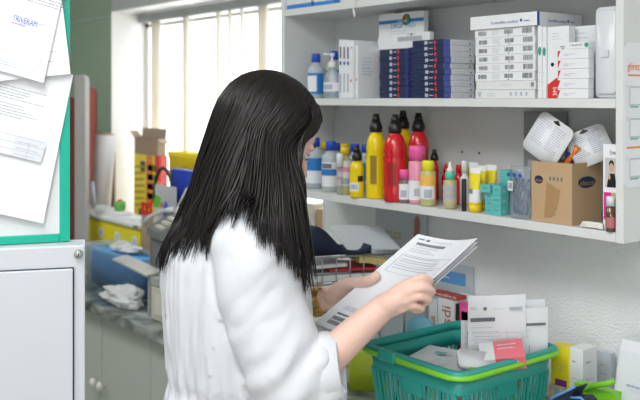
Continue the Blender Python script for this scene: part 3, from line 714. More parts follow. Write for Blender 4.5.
for k in range(3): b.tube([(-.028 + .002 * k, 0, .004 + .0035 * k), (-.01, .004, .0045 + .0035 * k), (.012, .0, .005 + .0035 * k), (.024, -.003, .004 + .003 * k)], .0032, knobm, 6)
o = tag(b.build('folded_cable'), 'white folded cord lying at the foot of the cardboard box', 'cord'); put(o, (xw(592, 1.585) - .004, 1.5935, ZL + .0005), R(6))
# ------------------------------------------------------------ filing cabinet and board at the left
steel = mat('grey_white_steel', (.60, .63, .67), .4, var=.01)
dark_gap = mat('dark_gap', (.04, .045, .05), .8)
fc = W(C(85, 245, 1.70))
RZ = math.asin(CY)                                # camera yaw
ca = RZ + R(15)
fcab = thing('steel_cabinet', 'tall shallow pale grey steel cabinet with a lock at its top right corner', 'cabinet', (fc.x, fc.y, 0), ca - R(0))
fz = fc.z
# local frame: x to the left is negative, front faces -y
b = MB(); b.box(-.52, 0, 0, .075, 0, fz, steel); b.build('cabinet_body', fcab, .003)
b = MB(); b.box(-.505, -.020, -.004, -.0005, .04, fz - .041, dark_gap); b.build('door_gap', fcab)
b = MB(); b.box(-.50, -.0225, -.012, -.0045, .05, fz - .0425, steel); b.build('drawer_front', fcab, .002)
b = MB(); b.M = Matrix.Translation((-.012, 0, fz - .016)) @ Matrix.Rotation(R(90), 4, 'X'); b.lathe([(.0085, .0005), (.0085, .006), (.006, .008), (.0055, .011), (.001, .0112)], mat('dull_lock_metal', (.5, .5, .48), .5, metal=.7), 18); b.box(-.0008, .0008, -.004, .004, .0112, .0118, black)
b.build('lock', fcab)
# board: bottom right corner
bd = W(C(70, 242.5, 1.735)); ba = RZ + R(20)
board = thing('notice_board', 'white notice board with a bright teal frame standing on the steel cabinet', 'board', (bd.x, bd.y, fz + .001), ba)
bh = .56; bwid = .42
wb = mat('board_white', (.72, .74, .76), .4)
b = MB(); b.box(-bwid + .01, -.01, .003, .010, .01, bh - .01, wb); b.build('board_panel', board)
b = MB()
b.box(-.0195, 0, 0, .014, 0, bh, teal_f); b.box(-bwid, -bwid + .0195, 0, .014, 0, bh, teal_f); b.box(-bwid + .0195, -.0195, 0, .014, 0, .0165, teal_f); b.box(-bwid + .0195, -.0195, 0, .014, bh - .0165, bh, teal_f)
b.build('frame', board, .0015)
# papers: each its own sheet with position given on the board plane (u to the left negative, v up)
cb, sb_ = math.cos(R(20)), math.sin(R(20))
def bu(px, py, off=0.006):               # photo pixel on the board plane to board u, v
    # camera-frame: point = (x0 + u*cb, d0 + u*sb_)
    x0 = (70 - 320) / F * 1.735; d0 = 1.735
    k = (px - 320) / F; u = (k * d0 - x0) / (cb - k * sb_)
    return u, EYE - (py - HZ) / F * (d0 + u * sb_) - (fz + .001)
def sheet(label, corners, w_, deco, curl=.004):
    pts = [bu(*c) for c in corners]; cx, cz_ = pts[0]
    o3 = Matrix.Translation((bd.x, bd.y, fz + .001)) @ Matrix.Rotation(ba, 4, 'Z') @ Vector((cx, -w_, cz_))
    f = front(0); b = MB()
    q = [Vector((p[0] - cx, p[1] - cz_)) for p in pts]     # order: bottom right, bottom left, top left, top right
    n = 8; vs_ = []
    for j in range(n + 1):
        for i in range(n + 1):
            s_, t_ = i / n, j / n
            p = (q[1] * (1 - s_) + q[0] * s_) * (1 - t_) + (q[2] * (1 - s_) + q[3] * s_) * t_
            vs_.append((p.x, -curl * (1 - t_) ** 2 - curl * .5 * s_ ** 3 * (1 - t_), p.y))
    fs = [(j * (n + 1) + i, j * (n + 1) + i + 1, (j + 1) * (n + 1) + i + 1, (j + 1) * (n + 1) + i) for j in range(n) for i in range(n)]
    b.add(vs_, fs, pw, True)
    ax = (q[0] - q[1]).normalized(); ang = math.atan2(ax.y, ax.x)
    # print frame: origin at the bottom right corner, u along the bottom edge
    Fm = Matrix.Translation((0, -curl * 1.6 - .0006, 0)) @ Matrix.Rotation(-ang, 4, 'Y') @ front(0)
    deco(b, Fm)
    o = b.build('pinned_sheet'); put(o, o3, ba); 
    return tag(o, label, 'paper', 'sheets on the notice board')
def dA(b, f):
    f = f @ Matrix.Translation((-.038, 0, 0))
    k = .00190
    b.lines(f, -.055, .270, .048, 1, .006, ink_l, .0010)
    b.lines(f, -.145, .238, .125, 5, .0055, ink, .0009, 2); b.lines(f, -.145, .205, .128, 5, .0055, ink, .0009, 4)
    g = mat('table_grey', (.70, .73, .77), .6)
    b.quad(f, -.056, .112, .002, .150, g); b.quad(f, -.085, .112, -.056, .150, mat('table_pale', (.77, .79, .82), .6))
    for r_ in range(3): b.quad(f, -.085, .124 + r_ * .013, .002, .1247 + r_ * .013, ink_l, .0010)
    b.quad(f, -.028, .112, -.0273, .144, ink_l, .001)
    b.lines(f, -.050, .140, .045, 3, .012, ink_l, .0012, 5); b.lines(f, -.14, .14, .045, 5, .0085, ink_l, .001, 8); b.lines(f, -.14, .085, .06, 1, .006, ink_l); b.lines(f, -.14, .078, .07, 1, .006, ink)
def dB(b, f):
    b.lines(f, -.040, .045, .02, 2, .018, ink_l, .0012, 2)
def dC(b, f):
    b.text(f, 'TRIVERAM', -.088, .098, .016, blue, width=.046, w_=.0012, rot=0)
    b.quad(f, -.088, .0925, -.062, .0945, mat('violet_print', (.45, .25, .6), .5)); b.quad(f, -.040, .104, -.030, .1065, mat('rose_print', (.85, .45, .6), .5)); b.quad(f, -.050, .088, -.034, .0895, mat('khaki_print', (.5, .55, .45), .5))
    b.lines(f, -.088, .022, .055, 3, .0045, mat('pale_cyan_print', (.35, .55, .75), .5), .0011, 3); b.lines(f, -.085, .160, .10, 3, .006, ink, .0012, 5); b.lines(f, -.1, .19, .11, 2, .006, ink_l, .0012, 7); b.lines(f, -.088, .142, .095, 1, .006, ink, .0012, 9)
    for q in range(3): b.quad(f, -.018, .030 + q * .005, -.0165, .0335 + q * .005, ink_l)
sheet('white letter with a small grey table, lowest sheet on the notice board', [(43, 223), (-66, 199), (-40, 52), (73, 75)], .003, dA, .004)
sheet('white sheet showing between the top letter and the lower one, on the board', [(70, 74), (-50, 86), (-60, -70), (53, -74)], .010, dB, .003)
sheet('white letter headed TRIVERAM, topmost sheet on the notice board', [(43, 83), (-60, 54), (-22, -90), (76, -66)], .015, dC, .004)

# ------------------------------------------------------------ things on the worktop, left of the woman
def pos(px, y): return xw(px, y)
Zc = ZC + .0005
# clear blue tub with lid-less top
blt = mat('clear_blue_plastic', (.62, .76, .92), .25, trans=.4, alpha=.34)
def hw(px0, px1, y): return (xw(px1, y) - xw(px0, y)) / 2
y0 = 1.468
tx0, tx1 = xw(84, y0) - .03, xw(140, y0)
t = thing('plastic_tub', 'clear blue plastic tub on the worktop in front of the yellow carton', 'tub', ((tx0 + tx1) / 2, 1.53, Zc))
hx = (tx1 - tx0) / 2; ht = zw(100, 250, y0) - ZC
b = MB(); 
def rr(wd, d, z, r=.02, n=5):
    out = []
    for k, (sx, sy) in enumerate(((1, 1), (-1, 1), (-1, -1), (1, -1))):
        for i in range(n + 1):
            a = math.pi / 2 * (k + i / n); out.append((((wd / 2 - r) * sx + r * math.cos(a)), ((d / 2 - r) * sy + r * math.sin(a)), z))
    return out
b.loft([rr(2 * hx - .03, .10, .002), rr(2 * hx, .125, ht), rr(2 * hx + .012, .137, ht), rr(2 * hx + .012, .137, ht + .006), rr(2 * hx - .006, .119, ht + .006), rr(2 * hx - .036, .094, .006)], blt); b.build('tub_shell', t)
bcl = mat('bright_blue_cloth', (.10, .38, .80), .6)
b = MB(); b.rprism(2 * hx - .08, .082, 0, ht - .012, .015, bcl)
b.build('blue_packet', None); pk = bpy.data.objects['blue_packet']; put(pk, (t.location.x, 1.53, Zc + .0065)); tag(pk, 'bright blue packet lying inside the clear blue tub', 'packet')
crin = mat('crinkled_film', (.75, .80, .80), .2, trans=.2, bump=1, bscale=30)
def crumple(name, label, cat, c, rx_, ry_, rz_, m, amp=.3, seed=0, rz=0):
    b = MB(); b.ellip((0, 0, rz_), (Vector((1, 0, 0)), Vector((0, 1, 0)), Vector((0, 0, 1))), (rx_, ry_, rz_), m, 28, 16)
    for i, v in enumerate(b.v):
        n = noise.noise(Vector((v.x / rx_ * 1.6 + seed, v.y / ry_ * 1.6, v.z / rz_ * 1.3))) + .6 * abs(noise.noise(Vector((v.x / rx_ * 4 + seed, v.y / ry_ * 4, v.z / rz_ * 3))))
        q = Vector((v.x, v.y, (v.z - rz_))) * (1 + amp * n) + Vector((0, 0, rz_)); q.z = max(q.z, 0.0); b.v[i] = q
    b.sm = [False] * len(b.sm)
    o = b.build(name); put(o, c, rz); return tag(o, label, cat)
crumple('film_wrap', 'crinkled clear film piled on the blue packet in the tub', 'wrap', (t.location.x + .01, 1.53, Zc + ht - .0040), .09, .04, .018, crin, .4, 3)
crumple('plastic_bag', 'crumpled white plastic bag lying on the worktop at its front edge', 'bag', (xw(124, 1.40) , 1.395, Zc), .10, .040, .035, mat('white_bag_film', (.66, .68, .68), .35), .5, 8, R(10))
# yellow carton with circles, white lid of papers
y0 = 1.60
cx0, cx1 = xw(70, y0) - .09, xw(140.5, y0)
zt_ = zw(110, 221, y0)
def yc(b, hx, hy, h):
    f = front(-hy); b.quad(f, -hx, 0, hx, h * .12, wlab)
    for q in range(5):
        u = -hx + .11 + q * (2 * hx - .16) / 4; b.disc(f, u, h * .74, .024, wlab); b.disc(f, u, h * .74, .014, mat('pale_circle_print', (.62, .62, .60), .5), .001)
    b.quad(f, -hx, h * .93, hx, h, mat('olive_yellow', (.55, .48, .05), .5))
carton('yellow_carton', 'yellow carton printed with a row of pale circles behind the blue tub', 'box', cx0, cx1, y0, 1.682, Zc, zt_, yel_card, yc)
b = MB(); b.box(cx0 - .002, cx1 + .012, y0 - .01, 1.685, 0, .012, card_g); b.box(cx0 + .01, cx1 - .02, y0 + .01, 1.68, .012, .028, pw)
b.tube([(cx1 - .035, y0 - .012, .006), (cx1 + .0, y0 - .012, .006)], .004, mat('dark_handle', (.12, .14, .2), .4), 8)
o = b.build('box_lid'); put(o, (0, 0, zt_ + .0005)); tag(o, 'white flat lid with loose papers covering the yellow carton', 'lid')
b = MB(); b.box(-.22, .13, -.006, .06, 0, .003, pw); b.lines(top(.0032), .0, .03, .1, 3, .012, redpl, .001, 2)
o = b.build('loose_papers'); put(o, ((cx0 + cx1) / 2 + .05, y0 + .02, zt_ + .030), R(-4), R(3), 0); tag(o, 'loose white papers with red scribbles spread over the white lid', 'papers')
# upright things far left
y0 = 1.74
ZP = zt_ + .034
def upright(name, label, cat, pa, pb_, y, z0, pyt, m, r=.0, d=.02):
    xa, xb = xw(pa, y), xw(pb_, y); h = zw((pa + pb_) / 2, pyt, y) - z0
    b = MB(); b.M = Matrix.Rotation(R(90), 4, 'X')
    wd = xb - xa
    n = 6; r_ = min(wd * .45, .03)
    pts = [(-wd / 2, 0), (wd / 2, 0)] + [(wd / 2 - r_ + r_ * math.cos(a * math.pi / 2 / n), h - r_ + r_ * math.sin(a * math.pi / 2 / n)) for a in range(n + 1)] + [(-wd / 2, h)]
    b.M = None
    N = len(pts); b.add([(p[0], 0, p[1]) for p in pts] + [(p[0], d, p[1]) for p in pts], [tuple(range(N)), tuple(range(2 * N - 1, N - 1, -1))] + [(i, i + N, (i + 1) % N + N, (i + 1) % N) for i in range(N)], m)
    o = b.build(name, bevel=.002); put(o, ((xa + xb) / 2, y, z0)); return tag(o, label, cat)
yb = 1.795
# ledge of things stands on the yellow carton's neighbours: a low white box behind
upright('upright_board', 'grey upright board with rounded top corner beside the teal frame', 'board', 74.5, 85, 1.52, Zc, 75, mat('warm_grey_panel', (.42, .41, .40), .5), d=.02)
upright('maroon_binder', 'dark maroon binder standing between the teal frame and the grey board', 'binder', 60, 74.5, 1.545, Zc, 97, mat('maroon', (.16, .02, .02), .5), d=.03)
o = upright('coral_folder', 'coral red folder standing beside the grey board', 'folder', 87.5, 94, 1.775, Zc, 88, mat('coral_card', (.62, .16, .12), .55), d=.012)
upright('brown_folder', 'brown pink folder standing behind the white paper roll', 'folder', 97, 114, 1.779, Zc, 147, mat('rosy_brown', (.42, .27, .22), .6), d=.008)
# white roll
c0 = Vector((xw(98, 1.72), 1.722, Zc)); c1 = Vector((xw(105, 1.722), 1.726, zw(104, 134, 1.722)))
b = MB(); n = 24; ax = (c1 - c0); 
rings = []
rmat = mat('white_roll_paper', (.70, .70, .72), .6)
b.tube([Vector((0, 0, 0)), ax * .5, ax], [.038, .041, .045], rmat, 24)
b.tube([ax * .995, ax * 1.0015], [.040, .040], kraft_in, 20)
o = b.build('paper_roll'); put(o, c0); tag(o, 'large white paper roll leaning upright against the back wall', 'roll')
sg = mat('pale_blue_grey', (.50, .55, .58), .4)
b = MB(); b.rprism(.05, .012, 0, .11, .004, sg); o = b.build('grey_scanner'); put(o, (xw(93, 1.62), 1.625, ZP + .001), R(-10), 0, R(-24)); tag(o, 'small pale grey device leaning in front of the white paper roll', 'device')
b = MB(); b.lathe([(.019, 0), (.024, .012), (.024, .032), (.018, .038), (.004, .039)], mat('toy_green', (.12, .42, .08), .5), 16); b.lathe([(.010, .0392), (.008, .045), (.001, .047)], redpl, 12)
o = b.build('green_pot'); put(o, (xw(120, 1.66), 1.66, ZP + .002)); tag(o, 'small green pot on the loose papers before the plaster wall', 'pot')
t = thing('red_toy_cart', 'small red crate-like toy with yellow inside, at the right end of the lid', 'toy', (cx1 + .046, 1.60, Zc))
zr = zw(139, 200, 1.62) - Zc
b = MB(); b.box(-.035, .035, 0, .05, 0, zr - .05, kraft_in); b.build('stand', t)
b = MB(); b.box(-.04, .04, 0, .006, zr - .049, zr - .03, redpl); b.box(-.04, .04, 0, .006, zr - .015, zr, redpl); b.box(-.04, -.03, 0, .006, zr - .03, zr - .015, redpl); b.box(.03, .04, 0, .006, zr - .03, zr - .015, redpl); b.box(-.005, .005, 0, .006, zr - .03, zr - .015, redpl); b.box(-.038, .038, .04, .05, zr - .049, zr, redpl); b.build('crate', t)
b = MB(); b.box(-.03, .03, .008, .038, zr - .048, zr - .012, yellow); b.build('filling', t)
# gift carton on the sill
ZS = .9705
yG = 1.84
gx0, gx1 = xw(134, yG), xw(158, yG)
def gdz(b, hx, hy, h):
    f = front(-hy); s_ = side(hx)
    b.quad(f, hx * .05, 0, hx * .55, h, orange)
    b.quad(s_, -hy, 0, hy, h, redpl); rr_ = random.Random(3)
    for q in range(7): b.poly(f, [(-hx * .9, h * (.38 + q * .075)), (-hx * .1, h * (.40 + q * .075)), (-hx * .1, h * (.425 + q * .075)), (-hx * .9, h * (.41 + q * .075))], mat('olive_print', (.45, .33, .02), .5))
    b.quad(f, -hx * .45, h * .80, -hx * .05, h * .92, navy)
    for q in range(5):
        b.quad(f, hx * .15, h * (.38 + q * .11), hx * .85, h * (.45 + q * .11), mat('olive_dark', (.20, .16, .03), .5))
    b.quad(f, -hx * .6, h * .1, hx * .9, h * .36, mat('brown_print', (.20, .09, .02), .5)); b.quad(f, hx * .75, h * .8, hx, h, redpl)
zg = zw(148, 155, yG)
o = carton('gift_carton', 'yellow and red printed carton standing on the window sill under the open cardboard box', 'box', gx0, gx1, yG, min(xz(167, gx1), 1.89), ZS, zg, yel_card, gdz)
# open kraft carton on top
t = thing('open_carton', 'small open brown carton with raised flaps on top of the yellow and red carton', 'box', ((gx0 + gx1) / 2, yG, zg + .001))
hx = (gx1 - gx0) / 2 - .003; dy = min(xz(166, gx1), 1.885) - yG; hk = zw(148, 139, yG) - zg
b = MB(); th = .003
b.box(-hx, hx, 0, th, 0, hk, kraft_in); b.box(-hx, hx, dy - th, dy, 0, hk, kraft_in); b.box(-hx, -hx + th, th, dy - th, 0, hk, kraft_in); b.box(hx - th, hx, th, dy - th, 0, hk, kraft_in); b.box(-hx + th, hx - th, th, dy - th, 0, th, kraft_in); b.build('carton_body', t)
kd = mat('kraft_flap', (.40, .32, .23), .8)
def flap(p0, p1, v):
    b = MB(); p0, p1, v = map(Vector, (p0, p1, v)); n = (p1 - p0).cross(v).normalized() * .0015
    P = [p0, p1, p1 + v, p0 + v]; b.add([p + n for p in P] + [p - n for p in P], [(0, 1, 2, 3), (7, 6, 5, 4), (0, 4, 5, 1), (1, 5, 6, 2), (2, 6, 7, 3), (3, 7, 4, 0)], kd); b.build('flap', t)
flap((-hx, 0, hk), (-hx, dy, hk), (-.045, 0, .030)); flap((-hx, dy, hk), (hx, dy, hk), (0, .005, .045)); flap((hx, 0, hk), (hx, dy, hk), (.03, 0, -.015))
# yellow bin
yY = 1.83
def up(px0, px1, y, z0, py, d): return xw(px0, y), xw(px1, y), y, y + d, z0, zw((px0 + px1) / 2, py, y)
t = thing('yellow_bin', 'bright yellow plastic bin on the sill in front of the bright window', 'bin', ((xw(166, yY) + xw(206, yY)) / 2, yY + .045, ZS))
hx = hw(166, 206, yY); hz2 = zw(180, 153, yY) - ZS
b = MB(); b.loft([rr(2 * hx - .02, .06, 0, .01), rr(2 * hx, .07, hz2 - .02, .01), rr(2 * hx + .012, .078, hz2 - .02, .012), rr(2 * hx + .012, .078, hz2, .012), rr(2 * hx - .004, .064, hz2, .01), rr(2 * hx - .024, .05, .004, .01)], mat('translucent_yellow', (.98, .85, .03), .5, trans=.6)); b.build('bin_shell', t)
# blue tub / black arc
yb_ = 1.76
roy2 = mat('royal_blue_plastic', (.02, .06, .50), .35)
carton('blue_box', 'royal blue plastic box in front of the yellow bin', 'box', *up(171, 198, 1.74, Zc, 170.5, .04), roy2)
t = thing('black_desk_organiser', 'black arched organiser beside the royal blue box', 'organiser', (xw(163, 1.71), 1.712, Zc))
ha = zw(161, 168, 1.70) - Zc; hb2 = hw(154, 170, 1.70) + .01
b = MB(); pts = [(-hb2, 0, 0), (-hb2, 0, ha * .75)] + [(-hb2 * math.cos(a * math.pi / 8), 0, ha * .75 + ha * .25 * math.sin(a * math.pi / 8)) for a in range(1, 8)] + [(hb2, 0, ha * .75), (hb2, 0, 0)]
b.tube(pts, .007, black, 8); b.build('arch', t)
b = MB(); b.box(-hb2 + .008, hb2 - .008, .0, .015, 0, ha * .8, mat('dark_slate', (.05, .055, .08), .4)); b.build('back', t)
carton('grey_box', 'pale grey paper pack leaning before the black organiser', 'pack', *up(155, 174, 1.685, Zc, 186, .012), mat('cool_grey_card', (.50, .53, .55), .5))
# label printer
t = thing('label_printer', 'grey beige label printer with keys behind the woman\'s hair', 'printer', (xw(183, 1.62), 1.62, Zc))
hx = hw(174, 192, 1.62); h2 = zw(184, 190, 1.62) - Zc
b = MB(); b.box(-hx, hx, -.0, .09, 0, h2 * .78, beige); b.add([(-hx, 0, h2 * .78), (hx, 0, h2 * .78), (hx, .09, h2 * .78), (-hx, .09, h2 * .78), (-hx * .8, .04, h2), (hx, .04, h2), (hx, .09, h2), (-hx * .8, .09, h2)], [(0, 1, 5, 4), (1, 2, 6, 5), (2, 3, 7, 6), (3, 0, 4, 7), (4, 5, 6, 7)], beige); b.build('printer_housing', t, .003)
b = MB(); b.box(-.012, .012, .05, .065, h2 + .0005, h2 + .05, grey_pl); b.build('paper_post', t)
def blob(name, label, cat, px, y, py0, py1, r, m, sx=1.0):
    z0 = Zc; h = zw(px, py0, y) - z0; b = MB(); b.lathe([(r * .8, 0), (r, .01), (r * .9, h * .75), (r * .5, h * .95), (.002, h)], m, 16, sx, .7); o = b.build(name); put(o, (xw(px, y), y, z0)); return tag(o, label, cat)
t = thing('telephone', 'dark grey telephone with pale keys on the worktop left of the woman', 'telephone', (xw(163, 1.50), 1.50, Zc), R(-10))
h3 = zw(161, 219, 1.5) - Zc
phg = mat('telephone_grey', (.16, .17, .17), .45)
b = MB(); b.box(-.06, .06, -.02, .05, 0, h3 * .8, phg); b.build('stand', t, .003)
b = MB(); b.add([(-.075, -.035, h3 * .80), (.075, -.035, h3 * .80), (.075, .055, h3 * .80), (-.075, .055, h3 * .80), (-.075, -.035, h3 * .88), (.075, -.035, h3 * .88), (.075, .055, h3 * 1.05), (-.075, .055, h3 * 1.05)], [(3, 2, 1, 0), (4, 5, 6, 7), (0, 1, 5, 4), (1, 2, 6, 5), (2, 3, 7, 6), (3, 0, 4, 7)], phg); b.build('console', t)
b = MB(); slope = (h3 * .17) / .09
for i in range(4):
    for j in range(3):
        y_ = -.022 + j * .022; z_ = h3 * .88 + (y_ + .035) * slope; b.box(-.02 + i * .02, -.006 + i * .02, y_, y_ + .014, z_, z_ + .010, beige)
b.build('keypad', t)
b = MB(); z_ = h3 * 1.0; b.tube([(-.062, -.05, z_ - .02), (-.062, -.03, z_ + .004), (-.060, .02, z_ + .022), (-.058, .055, z_ + .022)], [.012, .008, .008, .013], grey_pl, 8); b.build('handset', t)
b = MB(); b.add([(-.03, 0, 0), (.02, 0, .0), (.03, .0, .04), (-.005, 0, .05), (-.03, .004, 0), (.02, .004, .0), (.03, .004, .04), (-.005, .004, .05)], [(0, 1, 2, 3), (7, 6, 5, 4), (0, 4, 5, 1), (1, 5, 6, 2), (2, 6, 7, 3), (3, 7, 4, 0)], mat('grass_green_card', (.12, .45, .03), .5))
o = b.build('green_card'); put(o, (xw(156, 1.60), 1.601, Zc + zw(157, 207, 1.62) - ZC - .012)); 
o.location.z = zw(157, 206, 1.62); tag(o, 'small bright green card propped up beside the telephone', 'card')
b = MB(); b.box(-.02, .022, .0, .02, 0, zw(157, 206, 1.62) - Zc - .001, beige); o2 = b.build('card_stand'); put(o2, (xw(156, 1.60), 1.60, Zc)); tag(o2, 'beige block behind the telephone carrying the green card', 'block')
blob('blue_bottle', 'royal blue rounded bottle beside the green card', 'bottle', 166, 1.63, 201, 0, .022, roy2)
carton('brown_pack', 'brown cardboard pack between telephone and yellow carton', 'pack', *up(150, 153, 1.50, Zc, 226, .03), mat('dull_brown', (.20, .14, .10), .7))
# printer block front right
t = thing('receipt_printer', 'beige receipt printer standing at the worktop edge behind the woman', 'printer', ((xw(151, 1.39) + xw(176, 1.39)) / 2, 1.39, Zc))
hx = hw(151, 176, 1.39); h4 = zw(160, 253, 1.38) - Zc
b = MB(); b.box(-hx, hx, 0, .10, 0, h4 * .48, beige); b.box(-hx * .95, hx, .03, .10, h4 * .48, h4, beige); b.build('lower_housing', t, .003)
b = MB(); b.box(-hx, hx, -.002, .028, h4 * .50, h4 * .60, grey_pl); b.box(-hx * .6, hx * .8, -.004, -.0025, h4 * .1, h4 * .4, mat('pale_beige_panel', (.66, .64, .58), .5)); b.build('paper_slot', t)  # front panel in a slightly paler beige than the housing
t = thing('grey_tray', 'tilted silver grey tray lid resting between the bag and the receipt printer', 'tray', (xw(141, 1.415) , 1.43, zw(143, 282, 1.42)), 0)
t.location.z = Zc
hx = .085
sil = mat('silver_plastic', (.50, .51, .50), .3, metal=.3)
b = MB(); za = .055; zb2 = zw(126, 260, 1.44) - Zc
zA_ = zw(126, 259, 1.45) - Zc; zB_ = zw(160, 279, 1.40) - Zc
xA_, xB_ = xw(125, 1.45) - t.location.x, xw(152, 1.40) - t.location.x
P = [(xA_, .028, zA_ + .008), (xA_, -.03, zA_), (xB_, -.05, zB_), (xB_, .01, zB_ + .008)]
b.add(P + [(p[0], p[1], p[2] + .006) for p in P], [(3, 2, 1, 0), (4, 5, 6, 7), (0, 1, 5, 4), (1, 2, 6, 5), (2, 3, 7, 6), (3, 0, 4, 7)], sil); b.build('lid_plate', t)
b = MB(); b.box(xB_ - .02, xB_ - .012, -.035, .005, 0, zB_ + .000, grey_pl); b.build('hinge_post', t)
# sill things right of the woman's hair: beige boxes and kraft box seen past the hair
carton('beige_carton', 'beige carton on the sill, lower one of the pair behind the woman\'s hair', 'box', *up(300, 315, 1.82, ZS, 218, .08), beige, None, 'beige cartons on the sill')
z1 = zw(307, 218, 1.82)
carton('beige_carton', 'beige carton on the sill stacked on the lower one behind the hair', 'box', xw(300, 1.82), xw(314, 1.82), 1.82, 1.90, z1 + .001, zw(307, 203, 1.82), beige, None, 'beige cartons on the sill')
carton('kraft_box', 'brown cardboard box on the sill next to the white wall edge', 'box', *up(316.5, 323.5, 1.82, ZS, 209, .07), kraft)
# ------------------------------------------------------------ green shopping basket and what it holds
BX0, BX1, BY0, BY1 = -1.490, -1.198, 1.300, 1.618
bcx, bcy = (BX0 + BX1) / 2, (BY0 + BY1) / 2; bw_, bd_ = BX1 - BX0, BY1 - BY0
ZR = 1.058                                 # rim
bk = thing('shopping_basket', 'teal plastic shopping basket with slotted sides and lime green handles, on the worktop', 'basket', (bcx, bcy, Zc))
Hb = ZR - Zc
b = MB()
base_k = .84
def brr(k, z, off=0): return rr(bw_ * k - off, bd_ * k - off, z, .028, 6)
def kk(z): return base_k + (.97 - base_k) * z / Hb
# floor
b.loft([brr(base_k, 0), brr(base_k, .006)], teal)
b.build('basket_floor', bk)
def band(z0, z1, nm, th=.004):
    b = MB(); b.loft([brr(kk(z0), z0), brr(kk(z1), z1), brr(kk(z1), z1, 2 * th), brr(kk(z0), z0, 2 * th), brr(kk(z0), z0)], teal, False); return b.build(nm, bk)
band(.0065, .028, 'lower_band'); band(Hb - .052, Hb - .018, 'upper_band')
# rim
b = MB(); b.loft([brr(.97, Hb - .018), brr(1.03, Hb - .016), brr(1.04, Hb - .004), brr(1.02, Hb), brr(.96, Hb), brr(.95, Hb - .018), brr(.97, Hb - .018)], teal, False); b.build('rim', bk)
# slats, one mesh per side
def slats(nm, axis, sgn, n):
    b = MB()
    za, zb_ = .027, Hb - .051
    L = (bw_ if axis == 'x' else bd_)
    for i in range(n + 1):
        u = (-.5 + .06 + (1 - .12) * i / n)
        wslat = .0058 if 0 < i < n else .012
        for (z0, z1) in ((za, zb_),):
            vs_ = []
            for z in (z0, z1):
                k = kk(z)
                for du in (-wslat / 2, wslat / 2):
                    for t_ in (0, .004):
                        a = u * L * k + du
                        o_ = (bd_ if axis == 'x' else bw_) / 2 * k - t_
                        vs_.append((a, sgn * o_, z) if axis == 'x' else (sgn * o_, a, z))
            b.add(vs_, [(0, 2, 6, 4), (1, 5, 7, 3), (0, 4, 5, 1), (2, 3, 7, 6), (0, 1, 3, 2), (4, 6, 7, 5)], teal)
    # a solid block in the middle under the handle hinge
    vs_ = []
    for z in ((zb_ - .030), zb_):
        k = kk(z)
        for du in (-.03, .03):
            for t_ in (-.0005, .0045):
                a = du; o_ = (bd_ if axis == 'x' else bw_) / 2 * k - t_
                vs_.append((a, sgn * o_, z) if axis == 'x' else (sgn * o_, a, z))
    b.add(vs_, [(0, 2, 6, 4), (1, 5, 7, 3), (0, 4, 5, 1), (2, 3, 7, 6), (0, 1, 3, 2), (4, 6, 7, 5)], teal)
    b.build(nm, bk)
slats('slotted_side', 'x', -1, 17); slats('slotted_side', 'x', 1, 17); slats('slotted_side', 'y', 1, 18); slats('slotted_side', 'y', -1, 18)
# handles folded down along the rim: one on the side towards the camera, one behind
def handle(pts): 
    b = MB(); b.tube(pts, .0058, lime, 10); return b.build('handle', bk)
hxr, hyr = bw_ / 2 * 1.065, bd_ / 2 * 1.055; zh = Hb - .012
def arc(cx, cy, r, a0, a1, n=6): return [(cx + r * math.cos(R(a0 + (a1 - a0) * i / n)), cy + r * math.sin(R(a0 + (a1 - a0) * i / n)), zh) for i in range(n + 1)]
rc = .045
handle([(-.030, -hyr + .004, zh + .006), (-.022, -hyr, zh)] + arc(hxr - rc, -hyr + rc, rc, -90, 0) + arc(hxr - rc, hyr - rc, rc, 0, 90) + [(-.025, hyr, zh), (-.03, hyr - .004, zh + .006)])
handle([(-.075, -hyr + .004, zh + .006), (-.082, -hyr, zh)] + [(p[0], p[1], p[2]) for p in arc(-hxr + rc, -hyr + rc, rc, -90, -180)] + arc(-hxr + rc, hyr - rc, rc, 180, 90) + [(-.082, hyr, zh), (-.075, hyr - .004, zh + .006)])
for sgn in (-1, 1):
    b = MB(); b.box(-.078, -.028, sgn * (hyr + .001) - .006, sgn * (hyr + .001) + .006, Hb - .020, Hb + .003, teal)
    b.build('hinge_block', bk, .002)
# contents
Zb = Zc + .0065
def inb(name, label, cat, cx, cy, w_, d, h, m, deco=None, rz=0, rx=0, ry=0, z=Zb, group='cartons lying in the green basket'):
    b = MB(); b.box(-w_ / 2, w_ / 2, -d / 2, d / 2, 0, h, m)
    if deco: deco(b, w_ / 2, d / 2, h)
    o = b.build(name); put(o, (bcx + cx, bcy + cy, z), R(rz), R(rx), R(ry)); return tag(o, label, cat, group)
def stripes(cols, vert=True):
    def d(b, hx, hy, h):
        for f, a in ((front(-hy), hx), (side(hx), hy)):
            for i, c_ in enumerate(cols):
                u0 = -a + 2 * a * i / len(cols); b.quad(f, u0, h * .05, u0 + 2 * a / len(cols) * .6, h * .95, c_)
    return d
bwi = bw_ * .80 / 2; bdi = bd_ * .80 / 2
inb('medicine_box', 'white and yellow striped medicine box seen through the front left slots of the basket', 'box', -.075, -.112, .065, .02, .115, card_w, stripes([yellow, pw, black, yellow]))
inb('medicine_box', 'white medicine box with black bars behind the middle front slots of the basket', 'box', -.01, -.112, .055, .02, .105, card_w, stripes([pw, ink, pw, ink]))
inb('medicine_box', 'yellow topped white medicine box at the front corner of the basket', 'box', .050, -.105, .05, .028, .122, card_w, stripes([yel_card, pw, blab]))
inb('medicine_box', 'blue and red striped medicine box behind the right side slots of the basket', 'box', .092, -.035, .022, .075, .118, card_w, stripes([blab, red, pw, blab, pw]))
inb('medicine_box', 'red and white medicine box behind the rear right slots of the basket', 'box', .092, .052, .022, .075, .120, card_w, stripes([redpl, pw, lime, redpl]))
inb('medicine_box', 'large plain white medicine box in the middle of the basket', 'box', -.02, -.01, .14, .11, .13, card_g)
